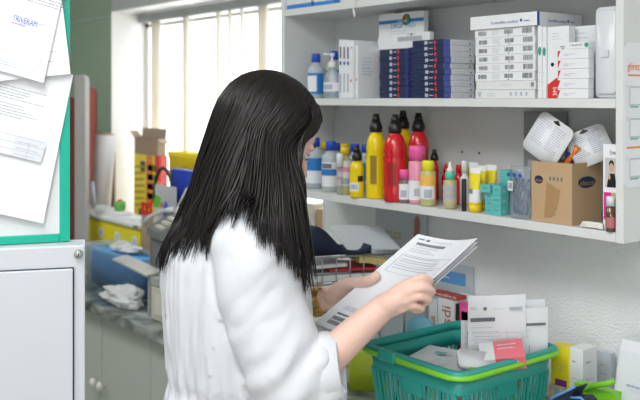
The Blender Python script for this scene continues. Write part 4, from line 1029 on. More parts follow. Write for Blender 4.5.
inb('medicine_box', 'green and white medicine box at the back left of the basket', 'box', -.08, .085, .06, .045, .10, card_w, stripes([emb, pw]))
# flat sheet with a table of codes lying on top, on the carton
b = MB()
n = 8; vs_ = []
for j in range(n + 1):
    for i in range(n + 1):
        u, v = i / n, j / n; vs_.append((-.078 + .156 * u, -.095 + .19 * v, .006 * math.sin(u * 3) * math.cos(v * 2) + .004 * v))
b.add(vs_, [(j * (n + 1) + i, j * (n + 1) + i + 1, (j + 1) * (n + 1) + i + 1, (j + 1) * (n + 1) + i) for j in range(n) for i in range(n)], pw, True)
f = top(.0085)
b.lines(f, -.065, .075, .10, 5, .012, ink_l, .0015, 3); b.quad(f, -.03, .03, .0, .045, mat('teal_print', (.2, .5, .55), .5)); b.disc(f, .05, .075, .005, orange); b.disc(f, .03, .065, .004, MATS['green_print']); b.lines(f, -.06, .005, .12, 6, .013, ink_l, .0012, 8)
for q in range(4): b.quad(f, -.07 + q * .035, -.07, -.069 + q * .035, .0, ink_l)
o = b.build('flat_form'); put(o, (bcx - .035, bcy - .03, Zb + .138), R(14), R(2), R(-2)); tag(o, 'white printed form lying flat on top of the things in the basket', 'paper')
# prescriptions standing upright facing the camera
def presc(name, label, px0, px1, pyt, pyb, y, lean=0, seed=1, rz=None, full=True):
    d0 = y; p = W(C((px0 + px1) / 2, pyb, d0)); wd = (px1 - px0) / F * d0; h = (pyb - pyt) / F * d0
    b = MB(); n = 8
    vs_ = [(-wd / 2 + wd * i / n, -.004 * math.sin(i / n * 3.14) + lean * j / n, h * j / n) for j in range(n + 1) for i in range(n + 1)]
    b.add(vs_, [(j * (n + 1) + i, j * (n + 1) + i + 1, (j + 1) * (n + 1) + i + 1, (j + 1) * (n + 1) + i) for j in range(n) for i in range(n)], pw, True)
    f = Matrix.Translation((0, -.005, 0)) @ Matrix.Rotation(math.atan2(-lean, h) if lean else 0, 4, 'X') @ front(0)
    if full:
        b.quad(f, -wd * .47, h * .66, -wd * .05, h * .71, ink); b.quad(f, wd * .20, h * .80, wd * .42, h * .84, ink_l); b.lines(f, -wd * .1, h * .82, wd * .3, 1, .01, ink_l)
        b.text(f, 'SNS', -wd * .47, h * .82, .008, ink_l); b.disc(f, -wd * .22, h * .83, .004, ink)
        b.lines(f, -wd * .45, h * .58, wd * .55, 2, h * .06, ink_l, .0008, seed)
        for q in (.50, .42, .34, .30): b.quad(f, -wd * .45, h * q, wd * .45, h * q + .0006, ink_l)
        b.lines(f, -wd * .4, h * .46, wd * .7, 2, h * .08, ink_l, .0010, seed); b.quad(f, wd * .0, h * .36, wd * .42, h * .365, ink)
        b.quad(f, wd * .16, h * .50, wd * .165, h * .34, ink_l); b.quad(f, wd * .44, h * .34, wd * .445, h * .50, ink_l)
    else:
        b.quad(f, wd * .05, h * .72, wd * .44, h * .76, ink); b.lines(f, -wd * .2, h * .64, wd * .5, 2, .012, ink_l, .0008, seed); b.quad(f, wd * .1, h * .2, wd * .12, h * .4, ink_l)
    o = b.build(name); put(o, p, (RZ + R(8)) if rz is None else rz); return tag(o, label, 'paper', 'forms standing in the green basket')
presc('prescription_form', 'white prescription form with printed code bars standing upright in the basket, frontmost', 467, 527, 295, 370, 1.925)
presc('prescription_form', 'white form half hidden to the right of the frontmost upright form', 497, 549, 308, 370, 1.942, 0, 3, None, False)
presc('prescription_form', 'blank white form standing rearmost of the tall upright forms', 490, 546, 300, 370, 1.958, 0, 4, None, False)
presc('prescription_form', 'short white slip at the far right of the upright forms', 524, 550, 341, 368, 1.972, 0, 5, None, False)
presc('paper_slip', 'folded white slip standing left of the prescription form beside the pink box', 461, 472, 320, 368, 1.95, 0, 6, RZ, False)
# pink and white box leaning on the rim
pk0 = W(C(503, 356, 1.885))
t = thing('pink_box', 'pink and white medicine box tilted on top of the basket by the right rim', 'box', (pk0.x, pk0.y, 1.042), R(20))
t.rotation_euler = (R(22), R(-8), RZ + R(-8))
b = MB(); b.box(-.016, .046, -.03, .03, 0, .030, pink_ := mat('coral_pink_card', (.88, .20, .25), .45)); b.box(-.046, -.016, -.03, .03, 0, .030, card_w); f = front(-.03); b.lines(f, -.008, .018, .04, 2, .007, pw, .0022, 2); b.lines(top(.030), -.008, .014, .04, 2, .012, pw, .0022, 2)
b.disc(f, -.026, .013, .006, mat('teal_print2', (.1, .5, .5), .5)); b.build('carton', t)
t = thing('green_edged_pack', 'white pack with a lime green rounded edge behind the pink box', 'pack', (0, 0, 0), 0); pk0 = W(C(477, 345, 1.86)); t.location = (pk0.x, pk0.y, 1.045); t.rotation_euler = (R(28), R(8), RZ)
b = MB(); b.rprism(.085, .05, 0, .012, .012, card_w); b.build('pack_body', t)
b = MB(); b.tube([(-.02, -.026, .008), (.03, -.026, .010), (.0425, -.012, .010), (.0425, .015, .010)], .004, lime, 8); b.build('green_edge', t)

# ------------------------------------------------------------ boxes behind the basket, by the wall
def rd(b, hx, hy, h):
    f = front(-hy); b.text(f, 'isdin', -hx * .1, h * .30, .042, mat('rust_red_print', (.60, .10, .03), .5), rot=R(90)) if False else b.text(f, 'isdi', hx * .6, h - .075, min(hx * 1.7, .045), mat('rust_red_print', (.60, .10, .03), .5), rot=R(90))
y0 = 1.68
t0 = zw(440, 299, y0)
carton('sun_carton', 'white carton with large rust red sideways lettering behind the basket, left one', 'box', xw(429, y0), xw(437, y0), y0, 1.77, Zc, zw(432, 299, y0), card_w, rd, 'white cartons with rust red lettering')
carton('sun_carton', 'white carton with large rust red sideways lettering behind the basket, wider right one', 'box', xw(438, y0), xw(454, y0), y0, 1.77, Zc, zw(445, 299, y0), card_w, rd, 'white cartons with rust red lettering')
def rt(b, hx, hy, h):
    b.text(front(-hy), 'medica', -hx * .9, h * .35, .010, pw, width=hx * 1.8)
carton('red_carton', 'red flat carton with white lettering lying on the white cartons behind the basket', 'box', xw(430, y0), xw(456, y0) + .004, y0 + .004, y0 + .035, zw(445, 299, y0) + .002, zw(445, 299, y0) + .012, mat('brick_red_card', (.45, .05, .03), .5), rt)
def pk_(b, hx, hy, h): b.quad(front(-hy), -hx * .8, h * .60, hx * .8, h * .95, pink); b.quad(front(-hy), -hx * .7, h * .8, hx * .3, h * .9, mat('lilac_print', (.8, .4, .6), .5))
carton('cosmetic_carton', 'black edged carton standing beside the rust lettered cartons behind the basket', 'box', xw(455.5, 1.66), xw(459, 1.66), 1.66, 1.675, Zc, zw(457, 304, 1.66), black)
carton('cosmetic_carton', 'bright pink cosmetic carton behind the upright prescription form', 'box', xw(459.5, 1.66), xw(473, 1.66), 1.66, 1.675, Zc, zw(465, 303, 1.66), mat('magenta_card', (.75, .08, .30), .4), pk_)
crl = mat('frosted_sleeve', (.70, .76, .80), .3, trans=.25, alpha=.8)
def sleeve(name, label, px0, px1, pyt, y, z0, deco):
    xa, xb = xw(px0, y), xw(px1, y); h = zw((px0 + px1) / 2, pyt, y) - z0
    b = MB(); hx = (xb - xa) / 2; b.box(-hx, hx, 0, .003, 0, h, crl); deco(b, hx, h)
    o = b.build(name); put(o, ((xa + xb) / 2, y, z0), 0, R(-1.0)); return tag(o, label, 'sleeve')
def d1(b, hx, h):
    f = front(0); b.quad(f, -hx * .5, h * .80, hx * .75, h * .92, mat('blurred_blue_print', (.10, .30, .60), .5)); b.lines(f, -hx * .4, h * .85, hx * .9, 1, .01, pw, .002)
sleeve('plastic_sleeve', 'frosted plastic sleeve with a blue band leaning on the wall behind the hands', 416, 472, 262, 1.778, Zc, d1)
def d2(b, hx, h):
    f = front(0); br = mat('brown_figure_print', (.38, .15, .10), .5)
    b.disc(f, hx * .65, h * .86, .012, br, ry=.030); b.disc(f, hx * .65, h * .97, .005, br, ry=.010); b.disc(f, hx * .65, h * .80, .013, br, .0009, ry=.012)
    b.lines(f, -hx * .6, h * .78, hx * .95, 2, .013, mat('khaki_letters', (.50, .45, .30), .6), .008, 4)
sleeve('printed_bag', 'grey plastic bag with a brown figure leaning on the wall under the shelves', 374, 425, 203, 1.772, Zc, d2)
# ------------------------------------------------------------ wire letter tray
A = Vector((-.030, 2.30)); Bv = Vector((.225, 2.385)); ang = math.atan2(Bv.y - A.y, Bv.x - A.x)
o3 = W((A.x, A.y, 0)); tw = (Bv - A).length; tdp = .17
tr_ = thing('wire_letter_tray', 'silver wire letter tray on legs beside the wall, full of papers', 'tray', (o3.x, o3.y, Zc), RZ + ang)
zr1 = EYE - (259 - HZ) / F * 2.30 - Zc; zb1 = EYE - (286 - HZ) / F * 2.30 - Zc
b = MB(); wr = .0022
loop = lambda z: [(0, 0, z), (tw, 0, z), (tw, tdp, z), (0, tdp, z)]
b.tube(loop(zr1), .003, metal, 6, True); b.tube(loop(zb1), .003, metal, 6, True)
b.build('rim_wires', tr_)
b = MB()
n = 7
for i in range(n + 1):
    x = tw * i / n; b.tube([(x, 0, zr1), (x, .001, zb1), (x, tdp, zb1), (x, tdp, zr1)], .0015, metal, 5)
for i in range(1, 5):
    y_ = tdp * i / 5; b.tube([(0, y_, zr1), (0, y_, zb1), (tw, y_, zb1), (tw, y_, zr1)], .0015, metal, 5)
b.build('wire_grid', tr_)
for x, y_ in ((0, 0), (tw, 0), (tw, tdp), (0, tdp)):
    b = MB(); b.tube([(x, y_, zb1 - .002), (x, y_, .001)], .003, metal, 6); b.build('leg', tr_)
TM = Matrix.Translation((o3.x, o3.y, Zc)) @ Matrix.Rotation(RZ + ang, 4, 'Z')
def intray(name, label, cat, x0, x1, y0, y1, z0, h, m, rz=0, ry=0, rx=0, curl=0, grp=None):
    b = MB(); cx, cy = (x0 + x1) / 2, (y0 + y1) / 2; hx, hy = (x1 - x0) / 2, (y1 - y0) / 2; n = 8
    top_ = [(-hx + 2 * hx * i / n, s_ * hy, h + curl * math.sin(i / n * 3.0 + 1) ) for s_ in (-1, 1) for i in range(n + 1)]
    bot = [(-hx + 2 * hx * i / n, s_ * hy, 0 + curl * math.sin(i / n * 3.0 + 1)) for s_ in (-1, 1) for i in range(n + 1)]
    N = n + 1; fs = []
    for i in range(n): fs += [(i, i + 1, N + i + 1, N + i), (2 * N + i + 1, 2 * N + i, 3 * N + i, 3 * N + i + 1), (2 * N + i, 2 * N + i + 1, i + 1, i), (N + i, N + i + 1, 3 * N + i + 1, 3 * N + i)]
    fs += [(0, N, 3 * N, 2 * N), (n, 2 * N + n, 3 * N + n, N + n)]
    b.add(top_ + bot, fs, m)
    o = b.build(name); o.location = TM @ Vector((cx, cy, z0)); o.rotation_euler = (R(rx), R(ry), RZ + ang + R(rz)); return tag(o, label, cat, grp)
zz0 = zb1 + .004
intray('paper_stack', 'white papers lying in the bottom of the wire tray', 'papers', .01, tw - .02, .012, .15, zz0, .016, pw, 0, 0, 0, .0015)
intray('grey_envelope', 'grey envelope in the wire tray on the white papers', 'envelope', .015, .12, .012, .14, zz0 + .020, .004, mat('envelope_grey', (.42, .44, .47), .6))
intray('red_folder', 'red card folder lying among the papers in the wire tray', 'folder', .06, .20, .006, .13, zz0 + .0265, .006, mat('dark_red_card', (.50, .03, .03), .5), 0, 1)
intray('paper_stack', 'upper white papers with a pink mark in the wire tray', 'papers', .02, .11, .012, .14, zz0 + .037, .008, pw, 2, -1.0)
intray('yellow_cloth', 'pale yellow folded papers at the right of the wire tray', 'papers', .145, .225, .010, .12, zz0 + .039, .016, mat('pale_yellow_paper', (.72, .58, .20), .7), 0, 4, 0, .004)
# dark blue pouch: wavy thick flap
b = MB(); n = 24; prof = []
den = mat('navy_cloth', (.012, .022, .055), .75, bump=.3, bscale=300)
for i in range(n + 1):
    u = i / n
    z = .070 * math.exp(-((u - .30) / .25) ** 2) + .016 * max(0, (u - .8) / .2) ** 2 + .004
    prof.append((u * .215, z))
m_ = 8
vs_ = []
for j in range(m_ + 1):
    v = j / m_; edge = 1 - .0 * v
    for (x, z) in prof: vs_.append((x, v * .13, z * (1 - .25 * (v - .2) ** 2) + .0015 * math.sin(v * 5 + x * 10)))
nb = len(vs_)
for j in range(m_ + 1):
    for i in range(n + 1): vs_.append((prof[i][0], j / m_ * .13, 0.0))
N = n + 1; fs = []
for j in range(m_):
    for i in range(n):
        a = j * N + i; fs.append((a, a + 1, a + N + 1, a + N)); fs.append((nb + a + 1, nb + a, nb + a + N, nb + a + N + 1))
for i in range(n): fs.append((nb + i, nb + i + 1, i + 1, i)); a = m_ * N + i; fs.append((a, a + 1, nb + a + 1, nb + a))
for j in range(m_): a = j * N; fs.append((a, a + N, nb + a + N, nb + a)); a = j * N + n; fs.append((a, nb + a, nb + a + N, a + N))
b.add(vs_, fs, den, True)
o = b.build('navy_pouch'); o.location = TM @ Vector((-.035, .012, zr1 + .0035)); o.rotation_euler = (0, 0, RZ + ang); tag(o, 'dark navy soft pouch with curled up corner lying over the wire tray', 'pouch')
intray('white_sheet', 'large white sheet lying on the wire tray behind the navy pouch', 'paper', .11, .28, .04, .165, zr1 + .030, .002, mat('pale_sheet', (.66, .70, .74), .6), 10, 4, 24)
yg = mat('yellow_green_plastic', (.55, .68, .04), .4)
b = MB(); b.rprism(.07, .05, 0, .10, .01, yg); o = b.build('yellow_green_box'); p_ = W(C(322, 318, 2.12)); put(o, (p_.x, p_.y, Zc), R(20)); tag(o, 'yellow green plastic box on the worktop under the bracelet', 'box')
b = MB(); b.rprism(.085, .040, 0, .095, .01, yg); o = b.build('yellow_green_box'); p_ = W(C(366, 330, 2.23)); put(o, (p_.x, p_.y, Zc), R(40)); tag(o, 'yellow green plastic box on the worktop just left of the green basket', 'box')
b = MB(); b.rprism(.16, .10, 0, .004, .02, mat('pale_green_tray', (.55, .62, .55), .5)); o = b.build('paper_tray'); p_ = W(C(352, 388, 2.0)); put(o, (p_.x - .02, p_.y + .02, Zc), R(10)); tag(o, 'pale flat printed sheet on the worktop behind the elbow', 'sheet')
b = MB(); b.lathe([(.058, 0), (.060, .003), (.062, .046), (.058, .054), (.03, .060), (.001, .062)], mat('pale_blue_plastic', (.20, .50, .68), .4), 24, 1, .5); o = b.build('pale_blue_bowl'); p_ = W(C(392, 330, 2.33)); put(o, (p_.x + .04, 1.665, Zc + .0), R(0)); o.scale = (.85, .8, 2.5); tag(o, 'pale blue plastic lid standing behind the basket rim by the hands', 'lid')

# ------------------------------------------------------------ right of the basket
def dash(b, hx, hy, h):
    for f, a in ((front(-hy), hx), (side(hx), hy)):
        b.lines(f, -a * .6, h * .82, a * .9, 1, .01, ink_l, .004, 3); b.lines(f, -a * .6, h * .62, a * 1.1, 4, h * .09, ink_l, .0012, 5)
y0 = 1.655
def dy_(b, hx, hy, h):
    f = front(-hy); b.quad(f, -hx * .5, h * .40, hx * .8, h * .58, mat('purple_print', (.18, .03, .22), .5)); b.text(f, 'Vitamin', -hx * .4, h * .45, .008, yel_card, width=hx); b.bars(f, -hx * .4, h * .18, hx * 1.1, h * .16, ink, 3); b.lines(f, -hx * .2, h * .75, hx * .8, 2, .008, ink_l, .0015, 2)
carton('vitamin_carton', 'yellow carton with a purple panel and bar code right of the basket', 'box', xw(551, y0), xw(568.5, y0), y0, 1.69, Zc, zw(560, 346.5, y0), yel_card, dy_)
xc1 = xw(583, 1.66)
carton('tall_white_carton', 'tall white carton with faint grey lettering between yellow carton and paper bag', 'box', xw(569.5, 1.66), xc1, 1.66, min(xz(597, xc1), 1.75), Zc, zw(582, 350, 1.66), card_w, dash)
carton('bottle_pack', 'clear pale package standing behind the tall white carton by the wall', 'pack', xw(597, 1.765), xw(611, 1.765), 1.765, 1.78, Zc, zw(603, 352, 1.765), mat('pale_film', (.62, .68, .75), .3, trans=.2), lambda b, hx, hy, h: b.lines(front(-hy), -hx * .6, h * .8, hx, 3, .02, ink_l, .002))
carton('bandage_box', 'small wood coloured box at the foot of the yellow carton', 'box', xw(549, 1.635), xw(562, 1.635), 1.635, 1.65, Zc, zw(555, 387, 1.635), mat('tan_card', (.55, .42, .26), .6), lambda b, hx, hy, h: b.quad(front(-hy), -hx * .2, 0, hx * .6, h, mat('slate_blue_card', (.25, .33, .42), .5)))
# second basket corner: only its lime handle shows
b = MB(); xg0, xg1 = xw(571, 1.60), xw(611, 1.60); zg_ = zw(611, 378, 1.60)
pts = [(xg0 - .01, 1.635, zw(571, 392, 1.6)), (xg0 + .02, 1.62, zw(577, 391, 1.6)), ((xg0 + xg1) / 2, 1.61, zw(592, 387, 1.6)), (xg1 - .012, 1.605, zw(606, 384, 1.6)), (xg1, 1.612, zw(611, 382, 1.6))]
t = thing('green_tray', 'lime green plastic tray edge beside the white paper bag on the worktop', 'tray', ((xg0 + xg1) / 2, 1.625, Zc))
q = Vector(t.location)
b = MB(); b.tube([Vector(p) - q for p in pts], .006, lime, 8); b.build('rim', t)
b = MB(); b.box(xg0 - q.x - .005, xg1 - q.x - .004, -.006, .02, 0, pts[2][2] - q.z - .008, lime); b.build('wall', t)
# navy and blue case corner in the foreground
cas = mat('navy_case_cloth', (.012, .018, .04), .6); pip = mat('blue_piping', (.12, .30, .62), .5)
t = thing('navy_case', 'dark navy cloth case with pale blue piping at the bottom right, by the basket', 'case', (xw(572, 1.52), 1.52, Zc))
zt2 = lambda px, py: zw(px, py, 1.52) - Zc
u = lambda px: xw(px, 1.52) - xw(572, 1.52)
def slab(pts, y0_, y1_, m, nm):
    b = MB(); N = len(pts); b.add([(p[0], y0_, p[1]) for p in pts] + [(p[0], y1_, p[1]) for p in pts], [tuple(range(N)), tuple(range(2 * N - 1, N - 1, -1))] + [(i, i + N, (i + 1) % N + N, (i + 1) % N) for i in range(N)], m); return b.build(nm, t, .002)
P1 = [(u(553), 0), (u(553), zt2(553, 401)), (u(561), zt2(561, 395)), (u(572), zt2(572, 390)), (u(581), zt2(581, 385)), (u(583), zt2(583, 385.5)), (u(578), zt2(578, 392)), (u(577), zt2(577, 396)), (u(587), zt2(587, 396)), (u(592), zt2(592, 401)), (u(592), 0)]
slab(P1, -.02, .02, cas, 'case_body')
b = MB(); b.tube([(u(555), -.02, zt2(555, 399)), (u(561), -.021, zt2(561, 394.5)), (u(572), -.021, zt2(572, 389.5)), (u(581), -.02, zt2(581, 384.5))], .0028, pip, 6); b.build('piping', t)
b = MB(); b.tube([(u(577), -.02, zt2(577, 395.6)), (u(587), -.021, zt2(587, 395.6)), (u(592), -.02, zt2(592, 400.6))], .0028, pip, 6); b.build('piping', t)
# white paper bag
px_ = XB = xw(612, 1.62)
t = thing('paper_bag', 'white paper bag with faint blue lettering and a green ring logo at the right edge', 'bag', (px_ + .06, 1.69, Zc))
hh_ = zw(615, 343, 1.63) - Zc
bagw = mat('white_bag_paper', (.72, .75, .78), .5, bump=.3, bscale=18)
b = MB(); rings = []
for i, (z, kx, ky) in enumerate(((0, 1, 1), (.05, 1.02, 1.05), (.12, 1.0, .9), (hh_ * .9, .99, .55), (hh_, 1.0, .35))):
    rings.append([(p[0], p[1], z) for p in rr(.15 * kx, .10 * ky, 0, .008, 3)])
b.loft(rings, bagw, True, False); b.build('bag_body', t)
b = MB(); f = Matrix.Translation((0, -.002, 0)) @ front(-.054)
b.lines(f, -.035, hh_ * .62, .05, 1, .01, mat('faint_blue', (.35, .42, .62), .5), .004, 3)
n = 24
for i in range(n):
    a0, a1 = 6.2832 * i / n, 6.2832 * (i + 1) / n; b.poly(f, [(.0 + .032 * math.cos(a0), .045 + .022 * math.sin(a0)), (.0 + .032 * math.cos(a1), .045 + .022 * math.sin(a1)), (.028 * math.cos(a1), .045 + .018 * math.sin(a1)), (.028 * math.cos(a0), .045 + .018 * math.sin(a0))], grn)
b.disc(f, .004, .038, .020, black, ry=.010); b.build('logo_print', t)
b = MB(); f = front(-.062); b.box(-.065, -.02, -.068, -.060, 0, .058, pw); b.build('note_sheet', None); o = bpy.data.objects['note_sheet']; put(o, t.location.copy(), 0); tag(o, 'small white sheet standing in front of the white paper bag', 'paper')
# ------------------------------------------------------------ the woman
fv = Vector((.90, .436, 0)); rv = Vector((.436, -.90, 0)); uz = Vector((0, 0, 1))
PC = Vector((-.174, 1.88, 0))             # middle of the body, person frame
wp = W(PC)
person = thing('person', 'woman with long dark hair in a white coat, reading papers she holds in both hands', 'person', (wp.x, wp.y, 0), RZ)
def L(p): return Vector((p[0] - PC.x, p[1] - PC.y, p[2]))
def ring(c, a, b_, n=32, e1=None, e2=None, sq=1.0):
    e1 = e1 or rv; e2 = e2 or fv; out = []
    for j in range(n):
        t_ = 6.28318 * j / n; cx, sx = math.cos(t_), math.sin(t_)
        out.append(L(Vector(c) + e1 * (a * math.copysign(abs(cx) ** sq, cx)) + e2 * (b_ * math.copysign(abs(sx) ** sq, sx))))
    return out
def limb(b, pts, rads, m, n=20, flat=None): b.tube([L(p) for p in pts], rads, m, n)
def smooth_path(pts, rads, k=6):
    P = [Vector(p) for p in pts]; out = []; ro = []
    for i in range(len(P) - 1):
        p0 = P[max(i - 1, 0)]; p1 = P[i]; p2 = P[i + 1]; p3 = P[min(i + 2, len(P) - 1)]
        for s_ in range(k):
            t_ = s_ / k
            out.append(.5 * ((2 * p1) + (p2 - p0) * t_ + (2 * p0 - 5 * p1 + 4 * p2 - p3) * t_ ** 2 + (3 * p1 - p0 - 3 * p2 + p3) * t_ ** 3)); ro.append(rads[i] * (1 - t_) + rads[i + 1] * t_)
    out.append(P[-1]); ro.append(rads[-1]); return out, ro
def remesh(o, vox, sm_it=4, keep_mod=False):
    r_ = o.modifiers.new('remesh', 'REMESH'); r_.mode = 'VOXEL'; r_.voxel_size = vox; r_.use_smooth_shade = True
    s_ = o.modifiers.new('smooth', 'SMOOTH'); s_.iterations = sm_it; s_.factor = .5
    bpy.context.view_layer.update()
    dg = bpy.context.evaluated_depsgraph_get(); me = bpy.data.meshes.new_from_object(o.evaluated_get(dg))
    me.name = o.name; mats_ = [s.material for s in o.material_slots]
    o.modifiers.clear(); o.data = me
    me.materials.clear(); me.materials.append(mats_[0])
    me.polygons.foreach_set('material_index', [0] * len(me.polygons)); me.polygons.foreach_set('use_smooth', [True] * len(me.polygons))
    me.update(); return o
skin = mat('skin', (.80, .54, .45), .5, sub=.2, var=.04, bump=.08, bscale=220)
coatm = mat('white_coat_cotton', (.72, .74, .78), .85, bump=.12, bscale=260, var=.01)
hairm = mat('dark_brown_hair', (.010, .0075, .007), .40, spec=.38, var=.3)

# joints
NB = Vector((-.190, 1.885, 1.372))
RS = C(254, 247, 1.735); RE = C(299, 384, 1.700); RW = C(383, 307, 1.715)
LS = NB + Vector((-.062, .145, -.055)); LE = Vector((-.205, 2.045, 1.085)); LW = C(322, 301, 1.990)
Hc = C(270, 131, 1.870)
th = R(32)
hf = (fv * math.cos(th) - uz * math.sin(th)).normalized(); hu = (fv * math.sin(th) + uz * math.cos(th)).normalized(); hr = rv
def H(a, b_, c): return Hc + hr * a + hf * b_ + hu * c     # right, forward, up in the head's own frame

def build_body():
    b = MB()
    # torso
    rg = []
    for z, a, d_, off in ((.80, .165, .115, 0), (.92, .165, .115, 0), (1.02, .135, .10, .0), (1.14, .14, .105, .0), (1.26, .15, .10, -.005), (1.32, .13, .08, -.008), (1.355, .085, .06, -.008), (1.38, .055, .05, -.005)):
        rg.append(ring(Vector((PC.x, PC.y, z)) + fv * off, a, d_))
    b.loft(rg, skin)
    # neck
    p, r_ = smooth_path([NB - Vector((-.01, 0, .04)), NB + fv * .02 + uz * .03, H(0, -.02, -.075), H(0, -.005, -.03)], [.060, .053, .052, .055]); limb(b, p, r_, skin)
    # skull and face
    b.ellip(L(H(0, -.004, .010)), (hr, hf, hu), (.074, .103, .098), skin, 32, 20)
    b.ellip(L(H(0, .036, -.045)), (hr, hf, hu), (.058, .060, .072), skin, 28, 16)
    b.ellip(L(H(0, 0.065, -.088)), (hr, hf, hu), (.026, .026, .024), skin, 16, 10)   # chin
    limb(b, [H(0, .090, .0), H(0, .103, -.022), H(0, .113, -.038), H(0, .098, -.046)], [.010, .010, .013, .010], skin, 12)  # nose
    for s_ in (-1, 1):
        b.ellip(L(H(.030 * s_, .078, .010)), (hr, hf, hu), (.024, .016, .010), skin, 14, 8)   # brow
        b.ellip(L(H(.038 * s_, .058, -.035)), (hr, hf, hu), (.022, .022, .020), skin, 14, 8)  # cheek
        b.ellip(L(H(.074 * s_, -.005, -.015)), (hr, hf, hu), (.007, .017, .030), skin, 14, 10)   # ear
    b.ellip(L(H(0, 0.090, -.064)), (hr, hf, hu), (.024, .012, .006), skin, 14, 8); b.ellip(L(H(0, 0.088, -.073)), (hr, hf, hu), (.021, .012, .007), skin, 14, 8)
    # arms
    for S0, E0, W0 in ((RS, RE, RW), (LS, LE, LW)):
        p, r_ = smooth_path([S0, S0 * .5 + E0 * .5, E0, E0 * .6 + W0 * .4, W0], [.050, .043, .038, .035, .0255]); limb(b, p, r_, skin)
    # hips, legs, feet
    for s_ in (-1, 1):
        hp = Vector((PC.x, PC.y, .86)) + rv * (.085 * s_)
        kn = hp + fv * .01; kn.z = .48; an = hp - fv * .01; an.z = .09
        p, r_ = smooth_path([hp, kn, an], [.085, .055, .036]); limb(b, p, r_, skin)
        limb(b, [an - uz * .03 - fv * .01, an - uz * .05 + fv * .07, an - uz * .06 + fv * .14], [.034, .032, .022], skin, 14)
    # right hand: back of the hand towards the camera, fingers curled over the sheet
    def fing(pts, r0=.0085, r1=.0068):
        n = len(pts); q, rr_ = smooth_path([C(*p) for p in pts], [r0 + (r1 - r0) * i / (n - 1) for i in range(n)], 4); limb(b, q, rr_, skin, 12)
    D = 1.735
    p, r_ = smooth_path([RW, C(392, 302, 1.705), C(403, 297, 1.700)], [.0255, .023, .018]); limb(b, p, r_, skin)
    for (q0, q1) in (((387, 300, 1.710), (410, 283, 1.697)), ((388, 303, 1.703), (411, 290.5, 1.690)), ((388, 307, 1.702), (409, 298.5, 1.691)), ((389, 310, 1.708), (405, 306.5, 1.697))):
        limb(b, [C(*q0), C((q0[0] + q1[0]) / 2, (q0[1] + q1[1]) / 2 - .5, q0[2] - .004), C(*q1)], [.016, .014, .0112], skin, 14)
    b.ellip(L(C(411, 301, 1.712)), (Vector((1, 0, 0)), Vector((0, 1, 0)), Vector((0, 0, 1))), (.018, .013, .020), skin, 16, 10)
    fing([(410, 283, 1.697), (421, 278, 1.690), (430, 281, 1.704), (427, 286, 1.726)], .0090, .0072)
    fing([(411, 290.5, 1.690), (423, 287.5, 1.683), (432, 291.5, 1.699), (426, 295, 1.724)], .0090, .0072)
    fing([(409, 299, 1.691), (420, 296.5, 1.685), (429, 300.5, 1.700), (421, 303, 1.722)], .0087, .0070)
    fing([(405, 307, 1.697), (414, 305.5, 1.692), (422, 309, 1.704), (413, 310.5, 1.722)], .0078, .0066)
    fing([(392, 300, 1.730), (402, 292, 1.752), (413, 287, 1.765), (422, 284, 1.768)], .0120, .0085)   # thumb behind the sheets
    b.ellip(L(C(340, 296, 1.988)), (Vector((1, 0, 0)), Vector((0, 1, 0)), Vector((0, 0, 1))), (.036, .016, .024), skin, 20, 12)
    limb(b, [LW * .9 + LE * .1, LW, C(334, 297, 1.987)], [.0265, .0262, .024], skin, 16)
    # left hand: palm up under the far edge, thumb on top
    for (q0, q1) in (((326, 296, 1.985), (352, 286, 1.985)), ((327, 300, 1.985), (355, 293, 1.990)), ((328, 304, 1.985), (353, 300, 1.990)), ((329, 308, 1.99), (348, 306, 1.992))):
        limb(b, [C(*q0), C((q0[0] + q1[0]) / 2, (q0[1] + q1[1]) / 2, q0[2] - .004), C(*q1)], [.020, .018, .013], skin, 14)
    p, r_ = smooth_path([C(330, 297, 1.975), C(345, 286, 1.945), C(358, 283, 1.905), C(370, 280, 1.872), C(378.5, 273.5, 1.860)], [.019, .017, .0125, .0110, .0085]); limb(b, p, r_, skin, 14)
    fing([(352, 287, 1.990), (366, 283, 2.000), (378, 284, 1.985), (386, 287, 1.960)])
    fing([(355, 293, 1.992), (368, 291, 2.000), (380, 293, 1.980), (387, 297, 1.950)])
    fing([(353, 300, 1.992), (365, 300, 1.995), (375, 303, 1.972), (381, 307, 1.945)])
    fing([(348, 306, 1.992), (358, 308, 1.990), (366, 311, 1.970), (370, 315, 1.950)], .0075, .006)
    o = b.build('body', person); return remesh(o, .0034, 1)
body = build_body()
# nails
nail = mat('nail', (.85, .60, .54), .3)
# face details
eyew = mat('eye_white', (.8, .8, .78), .2); dk_ = mat('eye_dark', (.03, .02, .015), .2)
for s_ in (-1, 1):
    b = MB(); b.ellip(L(H(.030 * s_, .084, -.010)), (hr, hf, hu), (.012, .008, .007), eyew, 14, 10); b.ellip(L(H(.030 * s_, .0905, -.012)), (hr, hf, hu), (.005, .003, .005), dk_, 12, 8); b.build('eye', person)
    b = MB(); b.tube([L(H((.018 + .026 * i / 6) * s_, .0935 - .008 * (i / 6) ** 2, -.006 + .003 * math.sin(i / 6 * 3.14))) for i in range(7)], .0016, dk_, 6); b.build('eyelash', person)
    b = MB(); b.tube([L(H((.012 + .034 * i / 6) * s_, .098 - .012 * (i / 6) ** 2, .014 + .006 * math.sin(i / 6 * 3.14))) for i in range(7)], .0026, hairm, 6); b.build('eyebrow', person)
b = MB(); lipm = mat('lips', (.62, .24, .22), .4)
b.ellip(L(H(0, 0.099, -.065)), (hr, hf, hu), (.020, .005, .004), lipm, 14, 8); b.ellip(L(H(0, 0.098, -.072)), (hr, hf, hu), (.017, .005, .005), lipm, 14, 8); b.build('lips', person)

